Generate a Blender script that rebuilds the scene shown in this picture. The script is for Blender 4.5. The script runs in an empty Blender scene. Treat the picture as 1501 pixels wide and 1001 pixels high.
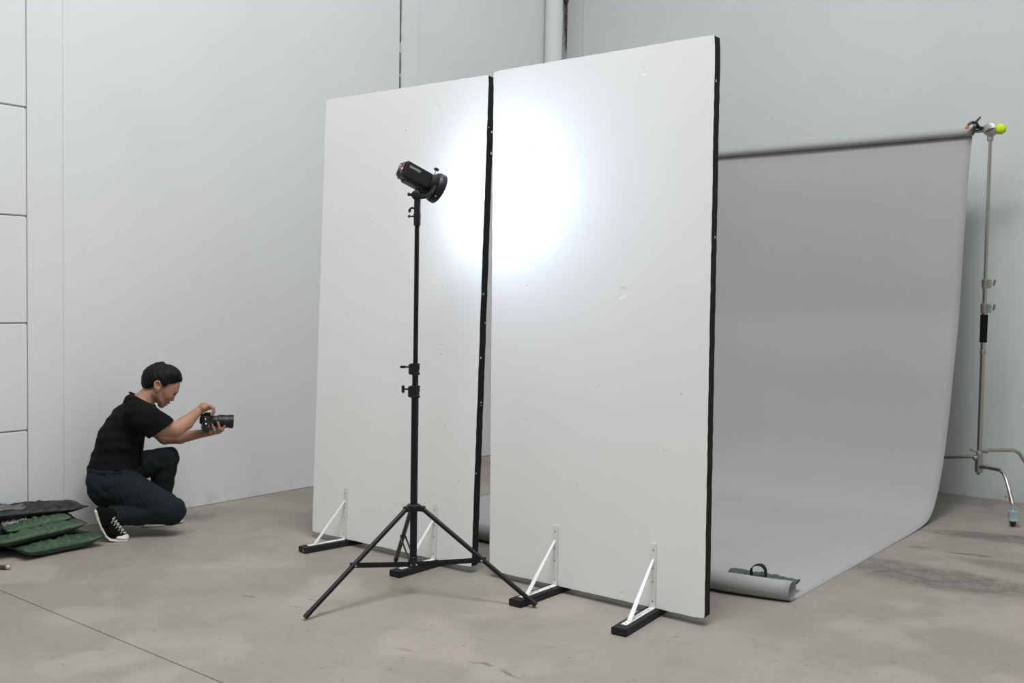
import bpy, bmesh, math, random
import numpy as np
from mathutils import Vector, Matrix, noise

# ------------------------------------------------------------------ camera, world, lights, exposure
C = bpy.data.collections.new('Studio'); bpy.context.scene.collection.children.link(C)
scene = bpy.context.scene
CAMZ = 1.3987; FPX = 1459.0
_up = np.array([.0155, -1, -.0409]); _up /= np.linalg.norm(_up)
_Y = np.array([0, 0, 1.]) - _up * _up[2]; _Y /= np.linalg.norm(_Y)
_X = np.cross(_Y, _up)
MW = np.stack([_X, _Y, _up])                      # camera frame (x right, y down, z forward) -> world
cam = bpy.data.cameras.new('camera'); cam.sensor_width = 36.0; cam.lens = FPX * 36 / 1501
cam.clip_start = .05; cam.clip_end = 100
camo = bpy.data.objects.new('camera', cam); C.objects.link(camo)
R4 = Matrix([list(MW[:, 0]), list(-MW[:, 1]), list(-MW[:, 2])]).transposed().to_4x4()
camo.matrix_world = Matrix.Translation((0, 0, CAMZ)) @ R4
scene.camera = camo

world = bpy.data.worlds.new('World'); scene.world = world; world.use_nodes = True
world.node_tree.nodes['Background'].inputs[0].default_value = (.9, .95, 1, 1)
world.node_tree.nodes['Background'].inputs[1].default_value = .3

def area(name, loc, target, sx, sy, power, col, spread=180):
    l = bpy.data.lights.new(name, 'AREA'); l.shape = 'RECTANGLE'; l.size = sx; l.size_y = sy
    l.energy = power; l.color = col; l.spread = math.radians(spread)
    o = bpy.data.objects.new(name, l); C.objects.link(o); o.location = loc
    d = Vector(target) - Vector(loc); o.rotation_euler = d.to_track_quat('-Z', 'Y').to_euler()
    return o
LC = (.96, .98, 1.0)
area('key_light', (.4, 3.3, 7.4), (.4, 3.3, 0), 2.2, 1.6, 230, LC)
area('fill_light', (-.8, .8, 7.4), (-.8, .8, 0), 3, 3, 150, LC)
area('fill_light', (3.6, 1.5, 7.4), (3.6, 1.5, 0), 5, 3, 90, LC)
area('fill_light', (-3.4, .0, 7.4), (-3.4, .0, 0), 3, 3, 50, LC)
area('fill_light', (.9, 7.0, 7.4), (.9, 7.0, 0), 2.0, 1.2, 20, LC)

scene.view_settings.view_transform = 'Standard'; scene.view_settings.look = 'None'
scene.view_settings.gamma = 1; scene.view_settings.use_curve_mapping = False
scene.view_settings.exposure = 0.38

# ------------------------------------------------------------------ geometry of the place
def at(px, py, Y):
    d = MW @ np.array([(px - 750.5) / FPX, (py - 500.5) / FPX, 1.])
    return Vector((0, 0, CAMZ)) + Vector(d) * (Y / d[1])
_v = np.array([.622, .783]); _v /= np.linalg.norm(_v)
VV = Vector((_v[0], _v[1], 0)); UU = Vector((-_v[1], _v[0], 0)); ZZ = Vector((0, 0, 1))
CORNER = Vector((.44, 9.727, 0))
LW = Vector((-1.463, 7.331, 0)); RW = Vector((3.476, 7.315, 0)); FE = Vector((1.312, 4.611, 0))
def frame(origin, ax, ay, az=ZZ):
    m = Matrix((ax, ay, az)).transposed().to_4x4(); m.translation = origin; return m
WALLH = 7.5

# ------------------------------------------------------------------ helpers
def tag(o, label=None, cat=None, group=None, kind=None):
    if label: o['label'] = label
    if cat: o['category'] = cat
    if group: o['group'] = group
    if kind: o['kind'] = kind
    return o
def empty(name, mat=None, loc=None):
    o = bpy.data.objects.new(name, None); C.objects.link(o); o.empty_display_size = .1
    if mat is not None: o.matrix_world = mat
    if loc is not None: o.location = loc
    return o
def link(name, me, m, parent=None, mat=None, smooth=False, angle=None):
    if m is not None and not me.materials:
        for q in (m if isinstance(m, (list, tuple)) else [m]): me.materials.append(q)
    o = bpy.data.objects.new(name, me); C.objects.link(o)
    if parent is not None: o.parent = parent
    if mat is not None: o.matrix_local = mat
    if smooth:
        for p in me.polygons: p.use_smooth = True
        if angle:
            me.set_sharp_from_angle(angle=math.radians(angle))
    return o
def bm_obj(name, bm, m, parent=None, mat=None, smooth=False, angle=35):
    bmesh.ops.recalc_face_normals(bm, faces=bm.faces)
    me = bpy.data.meshes.new(name); bm.to_mesh(me); bm.free()
    return link(name, me, m, parent, mat, smooth, angle if smooth else None)
def box(bm, lo, hi, bev=0, mat=None, seg=2):
    b = bmesh.new(); bmesh.ops.create_cube(b, size=1)
    lo = Vector(lo); hi = Vector(hi); c = (lo + hi) / 2; s = hi - lo
    for v in b.verts: v.co = Vector((v.co.x * s.x, v.co.y * s.y, v.co.z * s.z)) + c
    if bev: bmesh.ops.bevel(b, geom=list(b.edges), offset=bev, segments=seg, affect='EDGES')
    if mat is not None: bmesh.ops.transform(b, matrix=mat, verts=b.verts)
    me = bpy.data.meshes.new('t'); b.to_mesh(me); b.free(); bm.from_mesh(me); bpy.data.meshes.remove(me)
def tube(bm, pts, r, n=14, caps=True, sx=1.0):
    pts = [Vector(p) for p in pts]; rs = r if isinstance(r, (list, tuple)) else [r] * len(pts)
    rings = []; prev = None
    for i, p in enumerate(pts):
        t = (pts[min(i + 1, len(pts) - 1)] - pts[max(i - 1, 0)]).normalized()
        if prev is None:
            a = Vector((0, 0, 1)) if abs(t.z) < .9 else Vector((1, 0, 0))
            x = t.cross(a).normalized()
        else:
            x = (prev - t * prev.dot(t)).normalized()
        prev = x; y = t.cross(x)
        rings.append([bm.verts.new(p + x * math.cos(2 * math.pi * k / n) * rs[i] * sx + y * math.sin(2 * math.pi * k / n) * rs[i]) for k in range(n)])
    for a, b in zip(rings, rings[1:]):
        for k in range(n): bm.faces.new((a[k], a[(k + 1) % n], b[(k + 1) % n], b[k]))
    if caps:
        bm.faces.new(rings[0][::-1]); bm.faces.new(rings[-1])
def lathe(bm, p0, ax, prof, n=28):   # prof: (distance along the axis, radius)
    p0 = Vector(p0); ax = Vector(ax).normalized()
    a = Vector((0, 0, 1)) if abs(ax.z) < .9 else Vector((1, 0, 0))
    x = ax.cross(a).normalized(); y = ax.cross(x); rings = []
    for d, r in prof:
        rings.append([bm.verts.new(p0 + ax * d + (x * math.cos(2 * math.pi * k / n) + y * math.sin(2 * math.pi * k / n)) * max(r, 1e-4)) for k in range(n)])
    for p, q in zip(rings, rings[1:]):
        for k in range(n): bm.faces.new((p[k], p[(k + 1) % n], q[(k + 1) % n], q[k]))
    bm.faces.new(rings[0][::-1]); bm.faces.new(rings[-1])
def part_box(name, lo, hi, m, parent, bev=.001, mat=None, seg=2):
    bm = bmesh.new(); box(bm, lo, hi, bev, mat, seg); return bm_obj(name, bm, m, parent)
def part_tube(name, pts, r, m, parent, n=14):
    bm = bmesh.new(); tube(bm, pts, r, n); return bm_obj(name, bm, m, parent, smooth=True, angle=50)
def part_lathe(name, p0, ax, prof, m, parent, n=28):
    bm = bmesh.new(); lathe(bm, p0, ax, prof, n); return bm_obj(name, bm, m, parent, smooth=True, angle=32)

# ------------------------------------------------------------------ materials
def mat(name, col, rough=.5, metal=0, bump=None, var=None, spec=None, coat=0):
    m = bpy.data.materials.new(name); m.use_nodes = True; nt = m.node_tree; b = nt.nodes['Principled BSDF']
    b.inputs['Base Color'].default_value = (*col, 1); b.inputs['Roughness'].default_value = rough; b.inputs['Metallic'].default_value = metal
    if spec is not None: b.inputs['Specular IOR Level'].default_value = spec
    if coat: b.inputs['Coat Weight'].default_value = coat
    geo = nt.nodes.new('ShaderNodeNewGeometry')
    if var:                       # (scale, second colour, contrast)
        n = nt.nodes.new('ShaderNodeTexNoise'); n.inputs['Scale'].default_value = var[0]; n.inputs['Detail'].default_value = 6
        nt.links.new(geo.outputs['Position'], n.inputs['Vector'])
        r = nt.nodes.new('ShaderNodeValToRGB'); r.color_ramp.elements[0].position = .5 - var[2]; r.color_ramp.elements[1].position = .5 + var[2]
        r.color_ramp.elements[0].color = (*col, 1); r.color_ramp.elements[1].color = (*var[1], 1)
        nt.links.new(n.outputs['Fac'], r.inputs['Fac']); nt.links.new(r.outputs['Color'], b.inputs['Base Color'])
    if bump:                      # (scale, strength, distance)
        n = nt.nodes.new('ShaderNodeTexNoise'); n.inputs['Scale'].default_value = bump[0]; n.inputs['Detail'].default_value = 5
        nt.links.new(geo.outputs['Position'], n.inputs['Vector'])
        bp = nt.nodes.new('ShaderNodeBump'); bp.inputs['Strength'].default_value = bump[1]; bp.inputs['Distance'].default_value = bump[2]
        nt.links.new(n.outputs['Fac'], bp.inputs['Height']); nt.links.new(bp.outputs['Normal'], b.inputs['Normal'])
    return m
def N(nt, typ, **kw):
    n = nt.nodes.new(typ)
    for k, v in kw.items():
        if k in n.inputs: n.inputs[k].default_value = v
        else: setattr(n, k, v)
    return n
def math_n(nt, op, a, b=None, clamp=False):
    n = nt.nodes.new('ShaderNodeMath'); n.operation = op; n.use_clamp = clamp
    for i, q in enumerate((a, b)):
        if q is None: continue
        if hasattr(q, 'links') or hasattr(q, 'is_linked'): nt.links.new(q, n.inputs[i])
        else: n.inputs[i].default_value = q
    return n.outputs[0]
def mix_col(nt, fac, a, b):
    n = nt.nodes.new('ShaderNodeMix'); n.data_type = 'RGBA'
    nt.links.new(fac, n.inputs[0])
    for i, q in ((6, a), (7, b)):
        if hasattr(q, 'is_linked'): nt.links.new(q, n.inputs[i])
        else: n.inputs[i].default_value = (*q, 1)
    return n.outputs[2]
def ramp(nt, src, a, b):
    n = nt.nodes.new('ShaderNodeMapRange'); n.interpolation_type = 'SMOOTHSTEP'; n.clamp = True
    n.inputs[1].default_value = a; n.inputs[2].default_value = b
    nt.links.new(src, n.inputs[0]); return n.outputs[0]

def wall_material(name, col, along):
    m = bpy.data.materials.new(name); m.use_nodes = True; nt = m.node_tree; b = nt.nodes['Principled BSDF']
    b.inputs['Roughness'].default_value = .62; b.inputs['Specular IOR Level'].default_value = .25
    geo = N(nt, 'ShaderNodeNewGeometry')
    big = N(nt, 'ShaderNodeTexNoise', Scale=.9, Detail=5.0); nt.links.new(geo.outputs['Position'], big.inputs['Vector'])
    c = mix_col(nt, ramp(nt, big.outputs['Fac'], .35, .65), col, tuple(q * .965 for q in col))
    # trowel strokes: noise stretched along the wall
    mp = N(nt, 'ShaderNodeMapping'); mp.inputs['Scale'].default_value = (4, 4, 22); nt.links.new(geo.outputs['Position'], mp.inputs['Vector'])
    st = N(nt, 'ShaderNodeTexNoise', Scale=1.6, Detail=5.0, Roughness=.6); nt.links.new(mp.outputs[0], st.inputs['Vector'])
    sp = N(nt, 'ShaderNodeTexNoise', Scale=3.1, Detail=2.0); nt.links.new(geo.outputs['Position'], sp.inputs['Vector'])
    strokes = math_n(nt, 'MULTIPLY', ramp(nt, st.outputs['Fac'], .58, .72), ramp(nt, sp.outputs['Fac'], .45, .62))
    # dirt near the floor line
    sx = N(nt, 'ShaderNodeSeparateXYZ'); nt.links.new(geo.outputs['Position'], sx.inputs[0])
    low = ramp(nt, sx.outputs['Z'], .22, .0)
    dn = N(nt, 'ShaderNodeTexNoise', Scale=9.0, Detail=6.0); nt.links.new(geo.outputs['Position'], dn.inputs['Vector'])
    dirt = math_n(nt, 'MULTIPLY', low, ramp(nt, dn.outputs['Fac'], .48, .72))
    c = mix_col(nt, math_n(nt, 'MULTIPLY', dirt, .5), c, tuple(q * .72 for q in col))
    nt.links.new(c, b.inputs['Base Color'])
    fine = N(nt, 'ShaderNodeTexNoise', Scale=60.0, Detail=3.0); nt.links.new(geo.outputs['Position'], fine.inputs['Vector'])
    h = math_n(nt, 'ADD', math_n(nt, 'MULTIPLY', strokes, .5), math_n(nt, 'MULTIPLY', fine.outputs['Fac'], .15))
    bp = N(nt, 'ShaderNodeBump', Strength=.35, Distance=.003); nt.links.new(h, bp.inputs['Height']); nt.links.new(bp.outputs[0], b.inputs['Normal'])
    return m
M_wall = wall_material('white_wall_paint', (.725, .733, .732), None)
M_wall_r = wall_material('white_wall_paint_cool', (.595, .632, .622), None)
M_dark = mat('dark_joint_sealant', (.12, .12, .12), .8)  # dark base colour of the floor joint bed and the sealant
M_ceil = mat('ceiling_paint', (.7, .7, .7), .7)

def floor_material():
    m = bpy.data.materials.new('polished_concrete'); m.use_nodes = True; nt = m.node_tree; b = nt.nodes['Principled BSDF']
    geo = N(nt, 'ShaderNodeNewGeometry'); P = geo.outputs['Position']
    def nz(scale, detail=6.0, rough=.6, vec=P, dist=0.0):
        n = N(nt, 'ShaderNodeTexNoise', Scale=scale, Detail=detail, Roughness=rough, Distortion=dist); nt.links.new(vec, n.inputs['Vector']); return n.outputs['Fac']
    c = mix_col(nt, ramp(nt, nz(.8, 5, .55, dist=.4), .35, .66), (.308, .279, .240), (.262, .238, .206))
    c = mix_col(nt, ramp(nt, nz(3.7, 6, .65), .42, .75), c, (.245, .225, .194))
    c = mix_col(nt, math_n(nt, 'MULTIPLY', ramp(nt, nz(1.7, 3, .5), .52, .62), .45), c, (.378, .342, .296))
    c = mix_col(nt, math_n(nt, 'MULTIPLY', ramp(nt, nz(9, 8, .8, dist=.6), .52, .68), .38), c, (.20, .182, .155))
    c = mix_col(nt, math_n(nt, 'MULTIPLY', ramp(nt, nz(24, 8, .85), .54, .66), .25), c, (.42, .385, .335))
    # streaks, swept roughly along one direction
    mp = N(nt, 'ShaderNodeMapping'); mp.inputs['Rotation'].default_value = (0, 0, .25); mp.inputs['Scale'].default_value = (1.2, 7, 1); nt.links.new(P, mp.inputs['Vector'])
    sc = math_n(nt, 'MULTIPLY', ramp(nt, nz(7, 7, .8, mp.outputs[0]), .585, .65), ramp(nt, nz(1.1, 2), .46, .56))
    c = mix_col(nt, math_n(nt, 'MULTIPLY', sc, .75), c, (.15, .136, .12))
    sp = ramp(nt, nz(26, 2, .5), .67, .72)
    c = mix_col(nt, math_n(nt, 'MULTIPLY', sp, .55), c, (.16, .14, .12))
    sx = N(nt, 'ShaderNodeSeparateXYZ'); nt.links.new(P, sx.inputs[0])
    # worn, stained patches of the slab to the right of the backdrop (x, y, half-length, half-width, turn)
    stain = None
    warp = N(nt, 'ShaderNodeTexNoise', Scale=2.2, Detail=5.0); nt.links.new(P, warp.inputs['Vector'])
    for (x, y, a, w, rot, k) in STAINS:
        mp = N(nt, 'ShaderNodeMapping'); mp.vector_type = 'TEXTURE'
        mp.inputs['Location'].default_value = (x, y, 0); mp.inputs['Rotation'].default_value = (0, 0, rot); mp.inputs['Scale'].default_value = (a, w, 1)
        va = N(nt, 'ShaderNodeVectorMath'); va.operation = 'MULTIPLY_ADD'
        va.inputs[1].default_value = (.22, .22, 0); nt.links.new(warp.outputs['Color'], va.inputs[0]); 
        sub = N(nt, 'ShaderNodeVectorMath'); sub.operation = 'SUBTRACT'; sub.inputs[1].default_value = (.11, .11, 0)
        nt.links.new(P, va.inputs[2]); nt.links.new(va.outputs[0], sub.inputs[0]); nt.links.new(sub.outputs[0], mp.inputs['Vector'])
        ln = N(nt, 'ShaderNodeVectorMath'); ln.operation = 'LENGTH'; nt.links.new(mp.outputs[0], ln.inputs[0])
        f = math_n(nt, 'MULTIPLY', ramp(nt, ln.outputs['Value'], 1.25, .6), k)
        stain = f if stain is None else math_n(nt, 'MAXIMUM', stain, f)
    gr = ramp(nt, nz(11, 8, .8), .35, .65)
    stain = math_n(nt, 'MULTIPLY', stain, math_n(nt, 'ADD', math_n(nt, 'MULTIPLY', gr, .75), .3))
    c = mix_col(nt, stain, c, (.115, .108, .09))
    nt.links.new(c, b.inputs['Base Color'])
    rr = N(nt, 'ShaderNodeMapRange'); rr.inputs[3].default_value = .42; rr.inputs[4].default_value = .62
    nt.links.new(nz(2.5), rr.inputs[0]); nt.links.new(rr.outputs[0], b.inputs['Roughness'])
    b.inputs['Specular IOR Level'].default_value = .4
    bp = N(nt, 'ShaderNodeBump', Strength=.25, Distance=.002); nt.links.new(nz(25, 5), bp.inputs['Height']); nt.links.new(bp.outputs[0], b.inputs['Normal'])
    return m
def gp(px, py):
    d = MW @ np.array([(px - 750.5) / FPX, (py - 500.5) / FPX, 1.]); t = -CAMZ / d[2]; return d[0] * t, d[1] * t
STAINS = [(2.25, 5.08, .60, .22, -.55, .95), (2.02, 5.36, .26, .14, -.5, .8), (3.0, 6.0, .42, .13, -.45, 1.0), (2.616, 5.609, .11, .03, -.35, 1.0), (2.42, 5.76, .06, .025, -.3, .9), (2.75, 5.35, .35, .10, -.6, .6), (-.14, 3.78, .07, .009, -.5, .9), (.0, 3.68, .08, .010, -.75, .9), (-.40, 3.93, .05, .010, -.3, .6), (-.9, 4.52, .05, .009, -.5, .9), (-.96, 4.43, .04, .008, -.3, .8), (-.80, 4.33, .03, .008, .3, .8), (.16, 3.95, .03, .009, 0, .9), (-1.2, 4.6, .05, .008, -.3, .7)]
M_floor = floor_material()

# ------------------------------------------------------------------ setting
def struct(name, bm, m, parent=None, mat_=None):
    o = bm_obj(name, bm, m, parent, mat_)
    if parent is None: o['kind'] = 'structure'
    return o
RL, LL = 13.0, 15.5            # room lengths along the right and the left wall
MR = frame(CORNER, -UU, -VV)   # local x along the right wall, y along the left wall away from the corner (z up)
# floor: dark joint bed with slabs sitting in it, slab joints follow the saw cuts
bm = bmesh.new(); box(bm, (-.3, -.3, -.12), (RL + .3, LL + .3, -.012), 0, MR)
floor = struct('floor', bm, M_dark); tag(floor, kind='structure')
jy = (CORNER - Vector((-2.378, 4.624, 0))).dot(VV)       # saw cut in the left foreground
jw = .16                                                 # narrow strip along the right wall
ys = [-.02, jw, jy, LL]
for i in range(3):
    bm = bmesh.new(); g = .0022
    box(bm, (-.02, ys[i] + g, -.05), (RL, ys[i + 1] - g, 0), .0015, MR, 1)
    bm_obj('slab', bm, M_floor, floor)
# left wall: backing plus panels
s0 = (CORNER - LW).dot(VV)
def sl(s): return s0 - s       # distance from the corner for a position s along the wall
bm = bmesh.new(); box(bm, (-.3, -.3, -.1), (-.04, LL, WALLH), 0, MR)
wl = struct('wall_left', bm, M_wall)
def lw_panel(sa, sb, za, zb, out=0.0, name='wall_panel', bev=.004, parent=None, m=None):
    bm = bmesh.new(); box(bm, (-.045, sl(sb), za), (out, sl(sa), zb), bev, MR, 2)
    return bm_obj(name, bm, m or M_wall, wl if parent is None else parent)
rows = [0.002, .612, 1.227, 1.836, 2.449, 3.06, 3.67, 4.28, 4.89, 5.5, 6.11, 6.72, WALLH]
for a, b in zip(rows, rows[1:]):
    lw_panel(-11.7, -2.102, a + (.002 if a > .01 else 0), b - .002, bev=.006)
lw_panel(-2.099, -1.8904, .002, WALLH, bev=.0015)
lw_panel(-1.8896, .858, .002, WALLH, bev=.001)
lw_panel(1.036, s0, .002, WALLH, bev=.003)
bm = bmesh.new(); box(bm, (-.045, sl(1.034), .002), (.03, sl(.868), WALLH), .005, MR); struct('trim_1', bm, M_wall)
# ragged dark sealant in the gap beside the strip
bm = bmesh.new(); random.seed(3)
for k in range(100):
    z = 2.2 + k * .05
    if random.random() < .88:
        box(bm, (-.03, sl(.869), z), (.004 + random.random() * .003, sl(.860 - random.random() * .004), z + .046 + random.random() * .03), 0, MR)
o = bm_obj('sealant', bm, M_dark, wl)
# right wall
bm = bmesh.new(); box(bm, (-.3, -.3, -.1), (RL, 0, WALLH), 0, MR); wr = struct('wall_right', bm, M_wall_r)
# corner column and downpipe
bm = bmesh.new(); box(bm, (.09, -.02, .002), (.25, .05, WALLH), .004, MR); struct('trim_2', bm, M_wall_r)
bm = bmesh.new(); tube(bm, [MR @ Vector((.088, .26, 0.002)), MR @ Vector((.088, .26, WALLH - .01))], .083, 32)
dp = bm_obj('downpipe', bm, M_wall, None, smooth=True, angle=50)
tag(dp, 'white painted round downpipe standing in the far corner of the walls', 'pipe')
M_rust = mat('rusty_dark_metal', (.035, .03, .027), .8, var=(30, (.12, .09, .07), .2))
bm = bmesh.new(); tube(bm, [MR @ Vector((.078, .045 + .012 * math.sin(k * 2.1), 4.32 - k * .045)) for k in range(12)], [.022, .03, .018, .012, .016, .024, .010, .014, .008, .010, .006, .004], 7)
cb = bm_obj('pipe_bracket', bm, M_rust); tag(cb, 'dark rusty bracket in the gap beside the corner column', 'bracket')
# walls behind the camera and ceiling
bm = bmesh.new(); box(bm, (-.3, LL, -.1), (RL, LL + .2, WALLH), 0, MR); struct('wall_front', bm, M_wall)
bm = bmesh.new(); box(bm, (RL, -.3, -.1), (RL + .2, LL + .2, WALLH), 0, MR); struct('wall_rear', bm, M_wall)
bm = bmesh.new(); box(bm, (-.3, -.3, WALLH), (RL + .2, LL + .2, WALLH + .2), 0, MR); struct('ceiling', bm, M_ceil)

# ------------------------------------------------------------------ polystyrene boards
def board_material():
    m = bpy.data.materials.new('white_polystyrene_face'); m.use_nodes = True; nt = m.node_tree; b = nt.nodes['Principled BSDF']
    b.inputs['Roughness'].default_value = .42; b.inputs['Specular IOR Level'].default_value = .45
    tc = N(nt, 'ShaderNodeTexCoord'); P = tc.outputs['Object']
    v = N(nt, 'ShaderNodeTexVoronoi', Scale=5.5); nt.links.new(P, v.inputs['Vector'])
    msk = N(nt, 'ShaderNodeTexNoise', Scale=1.3, Detail=2.0); nt.links.new(P, msk.inputs['Vector'])
    spk = math_n(nt, 'MULTIPLY', ramp(nt, v.outputs['Distance'], .045, .02), ramp(nt, msk.outputs['Fac'], .52, .58))
    n = N(nt, 'ShaderNodeTexNoise', Scale=1.0, Detail=4.0); nt.links.new(P, n.inputs['Vector'])
    c = mix_col(nt, ramp(nt, n.outputs['Fac'], .35, .7), (.90, .90, .885), (.875, .875, .86))
    c = mix_col(nt, spk, c, (.45, .44, .42)); nt.links.new(c, b.inputs['Base Color'])
    d1 = N(nt, 'ShaderNodeTexNoise', Scale=2.3, Detail=3.0); nt.links.new(P, d1.inputs['Vector'])
    d2 = N(nt, 'ShaderNodeTexNoise', Scale=45.0, Detail=2.0); nt.links.new(P, d2.inputs['Vector'])
    d3 = N(nt, 'ShaderNodeTexNoise', Scale=9.0, Detail=2.0); nt.links.new(P, d3.inputs['Vector'])
    dents = ramp(nt, d3.outputs['Fac'], .70, .78)
    h = math_n(nt, 'SUBTRACT', math_n(nt, 'ADD', math_n(nt, 'MULTIPLY', d1.outputs['Fac'], .5), math_n(nt, 'MULTIPLY', d2.outputs['Fac'], .03)),
               math_n(nt, 'ADD', math_n(nt, 'MULTIPLY', dents, .35), math_n(nt, 'MULTIPLY', spk, .4)))
    bp = N(nt, 'ShaderNodeBump', Strength=.5, Distance=.006); nt.links.new(h, bp.inputs['Height']); nt.links.new(bp.outputs[0], b.inputs['Normal'])
    return m
M_board = board_material()
M_bblack = mat('black_painted_foam', (.011, .011, .011), .75, bump=(60, .5, .002), var=(55, (.016, .016, .016), .1), spec=.25)
M_chip = mat('white_chip', (.62, .62, .6), .7)
def board(cs, seed, label):
    TL, TR, BR, BL = [Vector(c) for c in cs]
    ex = ((TR - TL) + (BR - BL)).normalized(); ez = ((TL - BL) + (TR - BR)); ez = (ez - ex * ez.dot(ex)).normalized(); ey = ez.cross(ex)
    org = (BL + BR) / 2; W = ((TR - TL).length + (BR - BL).length) / 2; H = ((TL - BL).length + (TR - BR).length) / 2
    m = frame(org, ex, ey, ez); root = empty('reflector_board', m); tag(root, label, 'reflector board', 'polystyrene reflector boards')
    rnd = random.Random(seed); rc = .013; out = []
    def side(p, q, n):
        for i in range(n):
            t = i / n; out.append((p[0] + (q[0] - p[0]) * t + rnd.uniform(-.0012, .0012), p[1] + (q[1] - p[1]) * t + rnd.uniform(-.0012, .0012)))
    x = W / 2
    side((-x + rc, 0), (x - rc, 0), 40); out.append((x - rc * .3, rc * .3)); side((x, rc), (x, H - rc), 70); out.append((x - rc * .3, H - rc * .3))
    side((x - rc, H), (-x + rc, H), 40); out.append((-x + rc * .3, H - rc * .3)); side((-x, H - rc), (-x, rc), 70); out.append((-x + rc * .3, rc * .3))
    def slab(y0, y1, grow=0):
        bm = bmesh.new()
        f = [bm.verts.new((a, y0, b)) for a, b in out]; k = [bm.verts.new((a, y1, b)) for a, b in out]
        bm.faces.new(f); bm.faces.new(k[::-1])
        for i in range(len(f)): bm.faces.new((f[i], f[(i + 1) % len(f)], k[(i + 1) % len(f)], k[i]))
        return bm
    bm_obj('white_face', slab(0, .0025), M_board, root)
    bm_obj('black_backing', slab(.0026, .052), M_bblack, root)
    bm = bmesh.new()                                  # white chips where the black edge is knocked
    for i in range(9 if seed == 2 else 2):
        z = rnd.uniform(.2, H - .1); y = rnd.uniform(.012, .045); s = rnd.uniform(.002, .0055)
        box(bm, (x - .001, y - s, z - s * rnd.uniform(.5, 1.6)), (x + .0012, y + s, z + s), .0004)
    bm_obj('edge_chips', bm, M_chip, root)['kind'] = 'stuff'
    # pinned scars: small crescents on the face
    bm = bmesh.new()
    for i in range(18 if seed == 2 else 5):
        a = rnd.uniform(-x + .1, x - .1); b = rnd.uniform(.15, H - .2); s = rnd.uniform(.0018, .0032)
        lathe(bm, (a, -.0006, b), (0, 1, 0), [(0, s), (.001, s)], 7)
    bm_obj('pin_holes', bm, mat('pin_hole_%d' % seed, (.33, .32, .31), .8), root)['kind'] = 'stuff'
    return root, m
BR_, mR = board([(-.114, 4.981, 2.531), (.832, 4.243, 2.533), (.85, 4.257, .0335), (-.096, 4.995, .0335)], 1,
             'tall white polystyrene board with black edge, right one, nearer the grey backdrop')
BL_, mL = board([(-1.091, 5.809, 2.546), (-.133, 5.087, 2.538), (-.191, 5.035, .036), (-1.149, 5.757, .036)], 2,
             'tall white polystyrene board with black edge, left one, behind the light stand')

M_white_metal = mat('white_powder_coat', (.80, .80, .78), .38, bump=(200, .05, .0005))
M_timber = mat('black_painted_timber', (.011, .011, .0115), .6, bump=(35, .4, .002), var=(18, (.02, .02, .02), .2), spec=.3)
M_wood_raw = mat('bare_wood', (.35, .22, .12), .7)
M_screw = mat('screw_steel', (.35, .34, .32), .4, .9)
def stand(bottom, bm_, front, label, chip=False):
    b = Vector(bottom); f = Vector(front); d = Vector((f.x - b.x, f.y - b.y, 0)); L = d.length; d.normalize()
    side = ZZ.cross(d)
    m = frame(Vector((b.x, b.y, 0)), d, side); root = empty('board_stand', m); tag(root, label, 'stand', 'board stands')
    part_box('timber_foot', (-.14, -.036, .001), (L, .036, .032), M_timber, root, .003)
    # shelf bracket: two strips and a diagonal strut, first strip flat on the board
    wx = bm_.to_3x3() @ Vector((0, -1, 0)); wz = bm_.to_3x3() @ ZZ
    lean = math.atan2(d.dot(wz), wz.z)
    T = Matrix.Translation((.0035, 0, .034)) @ Matrix.Rotation(lean, 4, 'Y')
    br = bmesh.new(); box(br, (0, -.0135, 0), (.004, .0135, .292), .001, T); br2 = bm_obj('upright_strip', br, M_white_metal, root)
    part_box('base_strip', (.004, -.0135, .0325), (L * .86, .0135, .0365), M_white_metal, root, .001)
    p0 = T @ Vector((.004, 0, .218)); p1 = Vector((L * .70, 0, .037))
    bm = bmesh.new(); dd = (p1 - p0).normalized(); nn = Vector((dd.z, 0, -dd.x))
    hw = .0085
    vs = []
    for p, w in ((p0, .0055), (p1, .011)):
        for sy in (-1, 1):
            vs.append([bm.verts.new(p + Vector((0, sy * w, 0)) + nn * q) for q in (-.0022, .0022)])
    a, b_, c_, e = vs
    for q in ((a[0], b_[0], e[0], c_[0]), (a[1], c_[1], e[1], b_[1]), (a[0], c_[0], c_[1], a[1]), (b_[0], b_[1], e[1], e[0]), (a[0], a[1], b_[1], b_[0]), (c_[0], e[0], e[1], c_[1])): bm.faces.new(q)
    bm_obj('diagonal_strut', bm, M_white_metal, root)
    for z in (.03, .12, .18, .262):
        bm = bmesh.new(); lathe(bm, T @ Vector((.0035, 0, z)), T.to_3x3() @ Vector((1, 0, 0)), [(0, .0042), (.0012, .0038), (.0016, .002)], 10)
        bm_obj('screw', bm, M_screw, root)
    for x in (.05, .14, L * .8):
        bm = bmesh.new(); lathe(bm, Vector((x, 0, .0362)), ZZ, [(0, .0042), (.0012, .0038), (.0016, .002)], 10)
        bm_obj('screw', bm, M_screw, root)
    if chip: part_box('bare_corner', (L - .004, .012, .008), (L + .0008, .022, .024), M_wood_raw, root, .0005)
    return root
stand((-.932, 5.594, 0), mL, (-1.135, 5.405, 0), 'black timber foot with white angle bracket at the far left end of the left board', True)
stand((-.393, 5.187, 0), mL, (-.575, 4.955, 0), 'black timber foot with white angle bracket behind the tripod legs')
stand((.227, 4.743, 0), mR, (.03, 4.50, 0), 'black timber foot with white angle bracket crossed by the right tripod leg')
stand((.651, 4.413, 0), mR, (.466, 4.125, 0), 'black timber foot with white angle bracket nearest the grey backdrop, foremost of all')

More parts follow.
